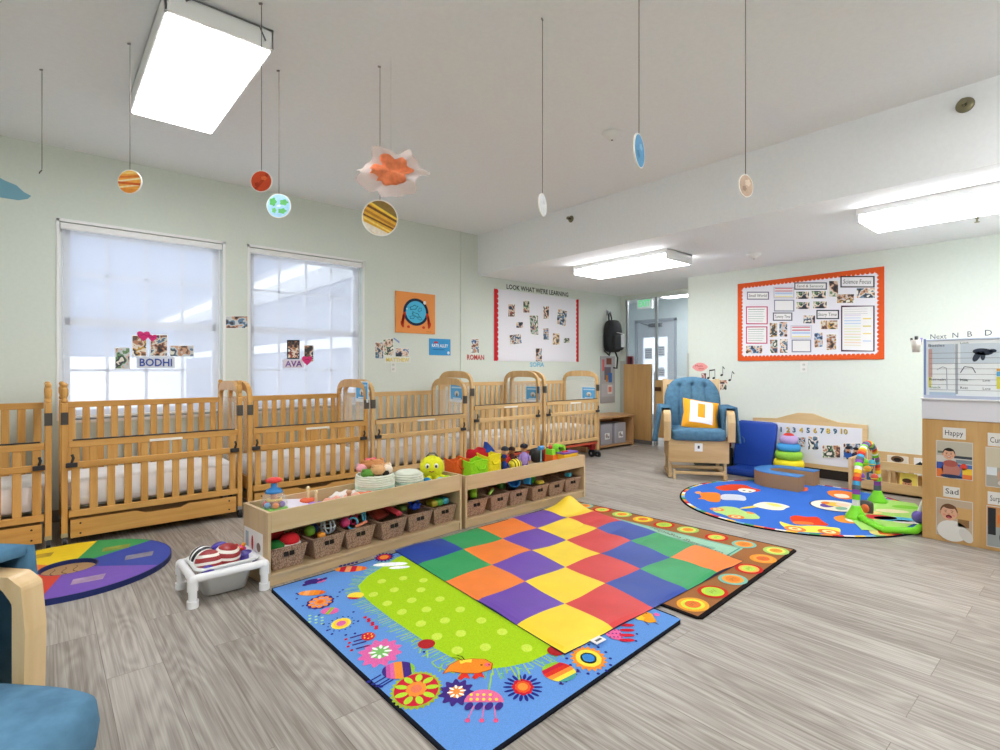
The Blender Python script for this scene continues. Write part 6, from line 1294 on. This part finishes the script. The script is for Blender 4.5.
def sheet(r, edge, lb, txt=None, kind='', name='notice'):
    q = [bb(*p) for p in rc(*r)]; c = mkb(); c.slab(q, edge, .0012); cx = sum(p[0] for p in q) / 4; cy = sum(p[1] for p in q) / 4
    w_ = q[1][0] - q[0][0]; h_ = abs(q[0][1] - q[3][1] + q[1][1] - q[2][1]) / 2; e = .012; sl = (q[1][1] - q[0][1] + q[2][1] - q[3][1]) / 2 / w_; T_ = lambda x, y: (cx + x, cy + y + sl * x)
    def rp(x0, y0, x1, y1, col, L): c.poly([T_(x0, y0), T_(x1, y0), T_(x1, y1), T_(x0, y1)], col, L)
    rp(-w_ / 2 + e, -h_ / 2 + e, w_ / 2 - e, h_ / 2 - e, '#eeedee', 1)
    if txt: c.text(txt, cx - w_ * .42, cy - h_ * .16 - sl * w_ * .4, h_ * .36, '#3b3d44', wid=w_ * .82, rot=math.atan(sl), L=3)
    if kind == 'lines':
        for k in range(6): rp(-w_ * .4, h_ * (.32 - .13 * k), w_ * .36 - (k % 3) * .01, h_ * (.335 - .13 * k) + .002, '#9fb0a6' if k else '#5a6a62', 3)
    if kind == 'bands':
        for y0, y1, col in ((.3, .4, '#d88a9a'), (.1, .18, '#c8406a'), (-.15, .02, '#bcd0ec'), (-.38, -.3, '#e8e0a0')): rp(-w_ * .42, h_ * y0, w_ * .42, h_ * y1, col, 3)
    if kind == 'chart':
        for k in range(12): rp(-w_ * .4, h_ * (.28 - .06 * k), w_ * .1, h_ * (.305 - .06 * k), ('#e0d8e8', '#d4dcee', '#bcd0ea', '#c4d4ea', '#e0e8d8', '#e6e0c0', '#dfe4c8', '#e8d8c0', '#d8e0c0', '#e6dcb0', '#ecd6c0', '#e6e0d0')[k], 3)
        for k, col in enumerate(('#e8d070', '#d8c860', '#ecd890', '#c4d4ea')): rp(w_ * .16, h_ * (.2 - .16 * k), w_ * .4, h_ * (.225 - .16 * k), col, 3)
        for k in range(3): rp(-w_ * .4, h_ * (.42 - .05 * k), w_ * .3, h_ * (.425 - .05 * k), '#9a9aa8', 3)
    return tag(c.build(name), lb, 'paper', 'papers on the orange board')
sheet((106, 198, 244, 248), '#7d7890', 'small heading card at the upper left of the orange board', 'Small World', name='heading_card')
sheet((100, 290, 236, 402), '#c0386c', 'upper of two pink edged notices at the left of the orange board', kind='lines'); sheet((100, 415, 234, 523), '#c0386c', 'lower of two pink edged notices at the left of the orange board', kind='lines')
sheet((272, 168, 402, 240), '#c8c8d4', 'banded card at the top left of the middle of the orange board', kind='bands'); sheet((275, 248, 402, 322), '#8f93a8', 'grey edged blank card under the banded card on the orange board')
sheet((402, 140, 606, 186), '#5a5d66', 'wide heading card above the four red snapshots on the orange board', 'Sand & Sensory', name='heading_card'); sheet((268, 328, 390, 380), '#5f6570', 'small heading card above the four upright snapshots on the orange board', 'Tummy Time', name='heading_card')
sheet((378, 408, 512, 492), '#cfcfdc', 'banded card at the lower middle of the orange board', kind='bands'); sheet((385, 497, 508, 577), '#8a8da0', 'grey edged blank card at the bottom middle of the orange board')
sheet((540, 312, 682, 370), '#2f3a40', 'dark framed heading card right of the centre of the orange board', 'Story Time', name='heading_card'); sheet((690, 100, 904, 172), '#343038', 'dark framed heading card at the top right of the orange board', 'Science Focus', name='heading_card')
sheet((694, 285, 904, 572), '#4a3448', 'large coloured chart in a dark red frame at the right of the orange board', kind='chart', name='wall_chart')

# small things by the glider
EW = lambda: east(6.26)
a = EP(700, 367); c = EW(); c.slab([(a[0] + .095 * cos(t) * (1 + .1 * cos(4 * t)), a[1] + .055 * sin(t)) for t in [2 * pi * i / 24 for i in range(24)]], '#eda2a0', .002); c.text('Music', a[0] - .06, a[1] + .003, .026, '#b4343c', wid=.1); c.text('time', a[0] - .02, a[1] - .03, .024, '#b4343c', wid=.07); tag(c.build('cloud_sign'), 'pink cloud sign with red script above the glider', 'sign')
for px, py, kd, lb in ((711, 374, 2, 'black paired music note on the wall above the glider'), (722, 371, 1, 'black single music note, middle one above the glider'), (730, 376, 1, 'black single music note, rightmost above the glider')):
    a = EP(px, py); c = EW(); x, y = a; tilt = -.02 if px > 725 else 0
    if kd == 2:
        for dx in (-.035, .035): c.ell(x + dx, y - .05, .018, .013, '#23252b', 1, rot=.3); c.rect(x + dx + .012, y - .05, x + dx + .018, y + .05, '#23252b', 1)
        c.poly([(x - .023, y + .035), (x + .053, y + .045), (x + .053, y + .06), (x - .023, y + .05)], '#23252b', 2)
    else: c.ell(x - .005, y - .05, .017, .013, '#23252b', 1, rot=.3); c.poly([(x + .007, y - .05), (x + .013, y - .05), (x + .013 - tilt, y + .06), (x + .007 - tilt, y + .06)], '#23252b', 1); c.poly([(x + .01 - tilt, y + .06), (x + .035 - tilt, y + .03), (x + .03 - tilt, y + .02), (x + .01 - tilt, y + .045)], '#23252b', 2)
    tag(c.build('music_note'), lb, 'wall decal', 'black music notes on the wall')
snap(EW, EP, rc(701, 373, 706.5, 379), 120, 'photo_print', 'tiny brown snapshot left of the music notes', 'photo', 'snapshots above the glider'); snap(EW, EP, rc(713, 380, 728, 384), 121, 'photo_print', 'wide reddish snapshot just above the glider back', 'photo', 'snapshots above the glider'); snap(EW, EP, rc(720, 384, 727, 390), 122, 'photo_print', 'small dark snapshot at the right of the glider back', 'photo', 'snapshots above the glider')

# silver pocket panel and backpack beside the doorway
t = thing('pocket_panel', 'narrow grey hanging panel with papers beside the doorway', 'wall panel', (6.72, 5.2, .62))
m = MB(M('#aaa9ac', .4)); m.bx(-.19, .17, -.012, 0, 0, .73); m.build('panel_back', t, bevel=.002)
c = CV((0, -.0125, 0), (1, 0, 0), (0, 0, 1), (0, -1, 0)); c.rect(-.17, .1, .15, .3, '#bdbcc0', 1); c.rect(-.1, .36, .06, .56, '#6d6872', 2); c.rect(.0, .32, .09, .47, '#3f70b4', 3); c.rect(-.06, .33, -.01, .43, '#c8823c', 3); c.rect(-.15, .5, -.1, .68, '#d86a6a', 3); c.rect(-.02, .14, .1, .28, '#e8e0dc', 2); c.rect(.0, .17, .08, .25, '#e08a7a', 3); c.rect(-.05, .6, .08, .7, '#7a4a3a', 2); c.build('pinned_papers', t)
t = thing('backpack', 'black backpack with a grey front pocket hanging on the wall hook', 'backpack', (6.72, 5.1, 1.44))
m = MB(M('#1c1d20', .7)); m.pillow((0, 0, .22), (.34, .17, .5), .45, .5, 28, 16, lambda v: [v[0] * (1 - .25 * max(0, v[2] / .25) ** 2), v[1], v[2]]); m.build('bag_body', t)
m = MB(M('#232428', .7)); m.pillow((.02, -.08, .12), (.26, .07, .24), .4, .4, 20, 10); m.build('front_pocket', t); m = MB(M('#c9cbce', .5)); m.bx(.05, .14, -.122, -.112, .05, .24); m.build('pocket_label', t, bevel=.002); m = MB(M('#d9dadc', .5)); m.tube([(-.05, -.115, .27), (.05, -.12, .26), (.14, -.115, .24)], .006, 6); m.build('zip', t)
m = MB(BLK); m.tube([(-.03, .05, .44), (-.035, .055, .56), (.01, .06, .6), (.03, .05, .5), (.02, .05, .44)], .012, 8); m.build('top_loop', t)
for pts in ([(-.13, .03, .1), (-.2, .0, -.02), (-.12, -.02, -.08), (-.06, .0, -.0)], [(.02, -.02, .0), (.08, -.03, -.12), (.06, -.03, -.28), (-.02, -.03, -.27)], [(-.13, .02, .12), (-.2, .01, .08), (-.18, .0, .0)]): m = MB(BLK); m.tube(pts, .013, 8); m.build('strap', t)
m = MB(M('#8a8d92', .3, .8)); m.bx(6.69, 6.73, 5.185, 5.2, 1.99, 2.08); m.tube([(6.71, 5.19, 2.06), (6.71, 5.15, 2.03), (6.71, 5.145, 2.0), (6.71, 5.135, 2.03)], .005, 6); tag(m.build('wall_hook'), 'small metal hook holding the backpack', 'hook')

# blue-grey cloud cut-out on the wall at the left
c = north(); x, z = -.23, 2.45; c.slab([(x - .18, z - .04), (x - .12, z - .07), (x, z - .075), (x + .1, z - .075), (x + .15, z - .055), (x + .17, z - .03), (x + .13, z - .01), (x + .09, z + .03), (x + .03, z + .05), (x - .02, z + .075), (x - .09, z + .07), (x - .15, z + .03)], '#7fb0c4', .004); tag(c.build('cloud_cutout'), 'blue grey cloud cut-out on the wall near the left edge', 'wall decal')

# ================================================================== CEILING THINGS
STR = M('#6a6058', .8); STW = M('#a8a6a0', .8)
def disc_at(px, py, a_):
    return ats(px, py, a_)
def planet(px, py0, py1, col, r_, lb, a_=None, yaw=0, pat=None, name='paper_planet', sw=.0016, thick=.006, sy=1):
    """a painted card disc on a string from the ceiling"""
    if a_ is None: p0 = onz(px, py0, HC); a_ = p0.x * FW.x + p0.y * FW.y
    c0 = ats(px, py1, a_); t = thing(name, lb, 'hanging planet', (c0.x, c0.y, c0.z), camo.rotation_euler.z + yaw, 'paper planets hanging from the high ceiling')
    m = MB(STR); m.tube([(0, 0, r_ * sy * .96), (0, 0, HC - c0.z)], sw, 6); m.build('string', t)
    m = MB(M('#8a8a8a', .4, .5)); m.bx(-.012, .004, -.003, .003, HC - c0.z - .008, HC - c0.z - .001); m.build('ceiling_hook', t)
    if col:
        m = MB(M('#f0ede6', .6)); n = 36; m.prism([(r_ * 1.07 * cos(2 * pi * i / n), r_ * 1.07 * sy * sin(2 * pi * i / n)) for i in range(n)], -thick / 2, thick / 2, 'xz'); m.build('card_disc', t)
        for sd in (-1, 1):
            c = CV((0, sd * (thick / 2 + .0004), 0), (-sd, 0, 0), (0, 0, 1), (0, sd, 0), .0003, mf=lambda h: noisy(h, 50, .12, .6, 0, 'paint')); c.ell(0, 0, r_, r_ * sy, col, 0, n=36)
            for b in (pat or []):
                if b[0] == 'band':       # a slanted band across the disc, clipped to the circle
                    _, t0, t1, cc, rot = b; P_ = []
                    for i in range(9): t_ = t0 + (t1 - t0) * i / 8; P_.append((math.sqrt(max(0, 1 - t_ * t_)), t_))
                    P_ = P_ + [(-x_, y_) for x_, y_ in P_[::-1]]; c.poly([((x_ * cos(rot) - y_ * sin(rot)) * r_, (x_ * sin(rot) + y_ * cos(rot)) * r_ * sy) for x_, y_ in P_], cc, 1 + (pat.index(b) % 3))
                else: _, x_, y_, a2, b2, cc = b; c.ell(x_ * r_, y_ * r_, a2 * r_, b2 * r_, cc, 3, wob=.18, wn=5)
            c.build('painted_face', t)
    return t
planet(130, 43, 182, '#f0a94a', .058, 'orange and cream banded planet hanging left of the red one', pat=[('band', -.95, -.6, '#e8913a', -.1), ('band', -.45, -.3, '#f7dfa8', .1), ('band', -.25, -.05, '#d4622c', -.1), ('band', .1, .25, '#f9e6b8', .12), ('band', .35, .55, '#dd7a34', .05), ('band', .7, .9, '#f4cf7a', 0)])
planet(261.5, 3, 181.5, '#cc4a26', .046, 'small red planet hanging at the right of the large ceiling light', pat=[('band', -.2, .1, '#b03a1c', .9), ('sp', .3, .3, .3, .2, '#dd6a3a'), ('sp', -.4, -.3, .25, .2, '#a8341a')], a_=2.42)
planet(279, 70, 206, '#a9d3f0', .064, 'blue and green globe planet hanging nearest the red one', pat=[('sp', -.5, .35, .3, .35, '#63b866'), ('sp', .45, .3, .35, .25, '#6cc070'), ('sp', .3, -.45, .35, .22, '#6cc070'), ('sp', -.4, -.4, .2, .22, '#7cc880'), ('sp', 0, .0, .2, .1, '#dfeefa')])
planet(380, 66, 218, '#e0a93c', .092, 'large golden banded planet hanging below the orange paper sun', pat=[('band', .5, .97, '#8d7440', -.5), ('band', .22, .36, '#7a5226', -.45), ('band', .4, .52, '#f4cd4a', -.5), ('band', -.1, .05, '#b87f32', -.45), ('band', -.3, -.2, '#7f5628', -.4), ('band', -.5, -.4, '#f0cf6a', -.45), ('band', -.97, -.62, '#e8dccb', -.4)], yaw=.3, sy=1.02)
planet(639, -40, 151, '#5b93bd', .062, 'blue planet turned nearly edge on, hanging right of the smoke detector', a_=2.1, yaw=R(58), pat=[('sp', .2, .3, .3, .2, '#7fb0d0'), ('sp', -.3, -.3, .3, .25, '#44789e')])
planet(745.5, -40, 186, '#b49a86', .040, 'small grey brown planet at the right, turned half away', a_=2.0, yaw=R(30), pat=[('sp', .2, .3, .4, .3, '#cdb9a6'), ('sp', -.3, -.3, .3, .25, '#8f7564')])
planet(542.5, 19, 205, '#e2e3e6', .05, 'pale white planet seen nearly edge on in the middle of the ceiling', yaw=R(66), pat=[('sp', .2, .3, .3, .2, '#d2d4da')])
t = planet(42, 69, 170, None, .004, 'bare string with a bent clip hanging near the left edge', name='hanging_string'); m = MB(STR); m.tube([(.0, 0, .0), (-.012, 0, -.012), (-.016, 0, -.02)], .003, 6); m.build('bent_clip', t); t['category'] = 'string'
# paper sun, hanging still: wavy translucent rays round a painted middle
c0 = ats(391, 173, 2.85); t = thing('paper_sun', 'orange and pale pink wavy paper sun hanging above the golden planet', 'hanging sun', tuple(c0), camo.rotation_euler.z)
m = MB(M('#c9c9c6', .7)); m.tube([(0, 0, .1), (.0, 0, HC - c0.z)], .0008, 5); m.build('string', t)
def fan(r_, seed, amp):
    rnd = random.Random(seed); ph = rnd.random() * 6
    def f(u, v):
        a = 2 * pi * u; rr_ = r_ * v * (1 + .10 * sin(7 * a + ph) + .05 * sin(13 * a)); return (rr_ * 1.15 * cos(a), amp * v * v * sin(5 * a + ph) + amp * .6 * v * sin(3 * a), rr_ * .8 * sin(a))
    return f
m = MB(clear('#f4dcd6', .55, .6, 'tissue')); m.grid(fan(.155, 1, .045), 72, 8); m.build('tissue_rays', t)
m = MB(noisy('#f08a5e', 30, .2, .8, .2, 'tissue2')); m.at((.0, -.012, .01)); m.grid(fan(.095, 3, .022), 60, 6); m.build('painted_middle', t, solid=.002)
# smoke detectors, sprinklers
def detector(p, z, lb, s_=1):
    t = thing('smoke_detector', lb, 'smoke detector', (p.x, p.y, z - .05), 0)
    m = MB(M('#eeeeec', .4)); m.lathe((0, 0, 0), [(.012 * s_, 0), (.03 * s_, .006), (.034 * s_, .02), (.05 * s_, .024), (.062 * s_, .035), (.07 * s_, .05)], 26); m.build('body', t); m = MB(BLK); m.cyl((0, 0, -.002), (0, 0, .002), .008); m.build('sensor_eye', t); return t
detector(onz(612, 133, HC), HC, 'white smoke detector on the high ceiling in the middle'); detector(onz(754, 254, HS), HS, 'white smoke detector on the lowered ceiling above the orange board')
BR = M('#8a8468', .35, .7)
def sprinkler(p, d, lb, s_=1):
    t = thing('sprinkler', lb, 'sprinkler', tuple(p), 0); d = Vector(d); t.rotation_euler = Vector((0, 0, -1)).rotation_difference(d).to_euler()
    m = MB(BR); m.lathe((0, 0, -.012 * s_), [(.02 * s_, 0), (.04 * s_, .004), (.045 * s_, .012)], 24); m.build('escutcheon', t)
    m = MB(M('#4b4438', .35, .7)); m.cyl((0, 0, -.04 * s_), (0, 0, -.008), .012 * s_); m.build('nozzle', t)
    for sx in (-1, 1): m = MB(BR); m.tube([(sx * .014, 0, -.035 * s_), (sx * .016, 0, -.055 * s_), (0, 0, -.068 * s_)], .004, 6); m.build('frame_arm', t)
    m = MB(BR); m.cyl((0, 0, -.07 * s_), (0, 0, -.066 * s_), .018 * s_, n=16); m.build('deflector', t); return t
sprinkler(onx(571, 219, BX - .001), (-1, 0, 0), 'brass sprinkler on the beam face at its far end', .8); sprinkler(onx(965, 105, BX - .001), (-1, 0, 0), 'brass sprinkler on the beam face near the right edge')
sprinkler(onz(661, 262, HS - .001), (0, 0, -1), 'sprinkler head on the lowered ceiling beyond the middle light', .9); sprinkler(onz(977, 214, HS - .001), (0, 0, -1), 'sprinkler head on the lowered ceiling beyond the right hand light', .9); sprinkler(onz(682, 288, 2.5 - .001) * 1, (0, 0, -1), 'sprinkler head on the ceiling of the entry', .9)
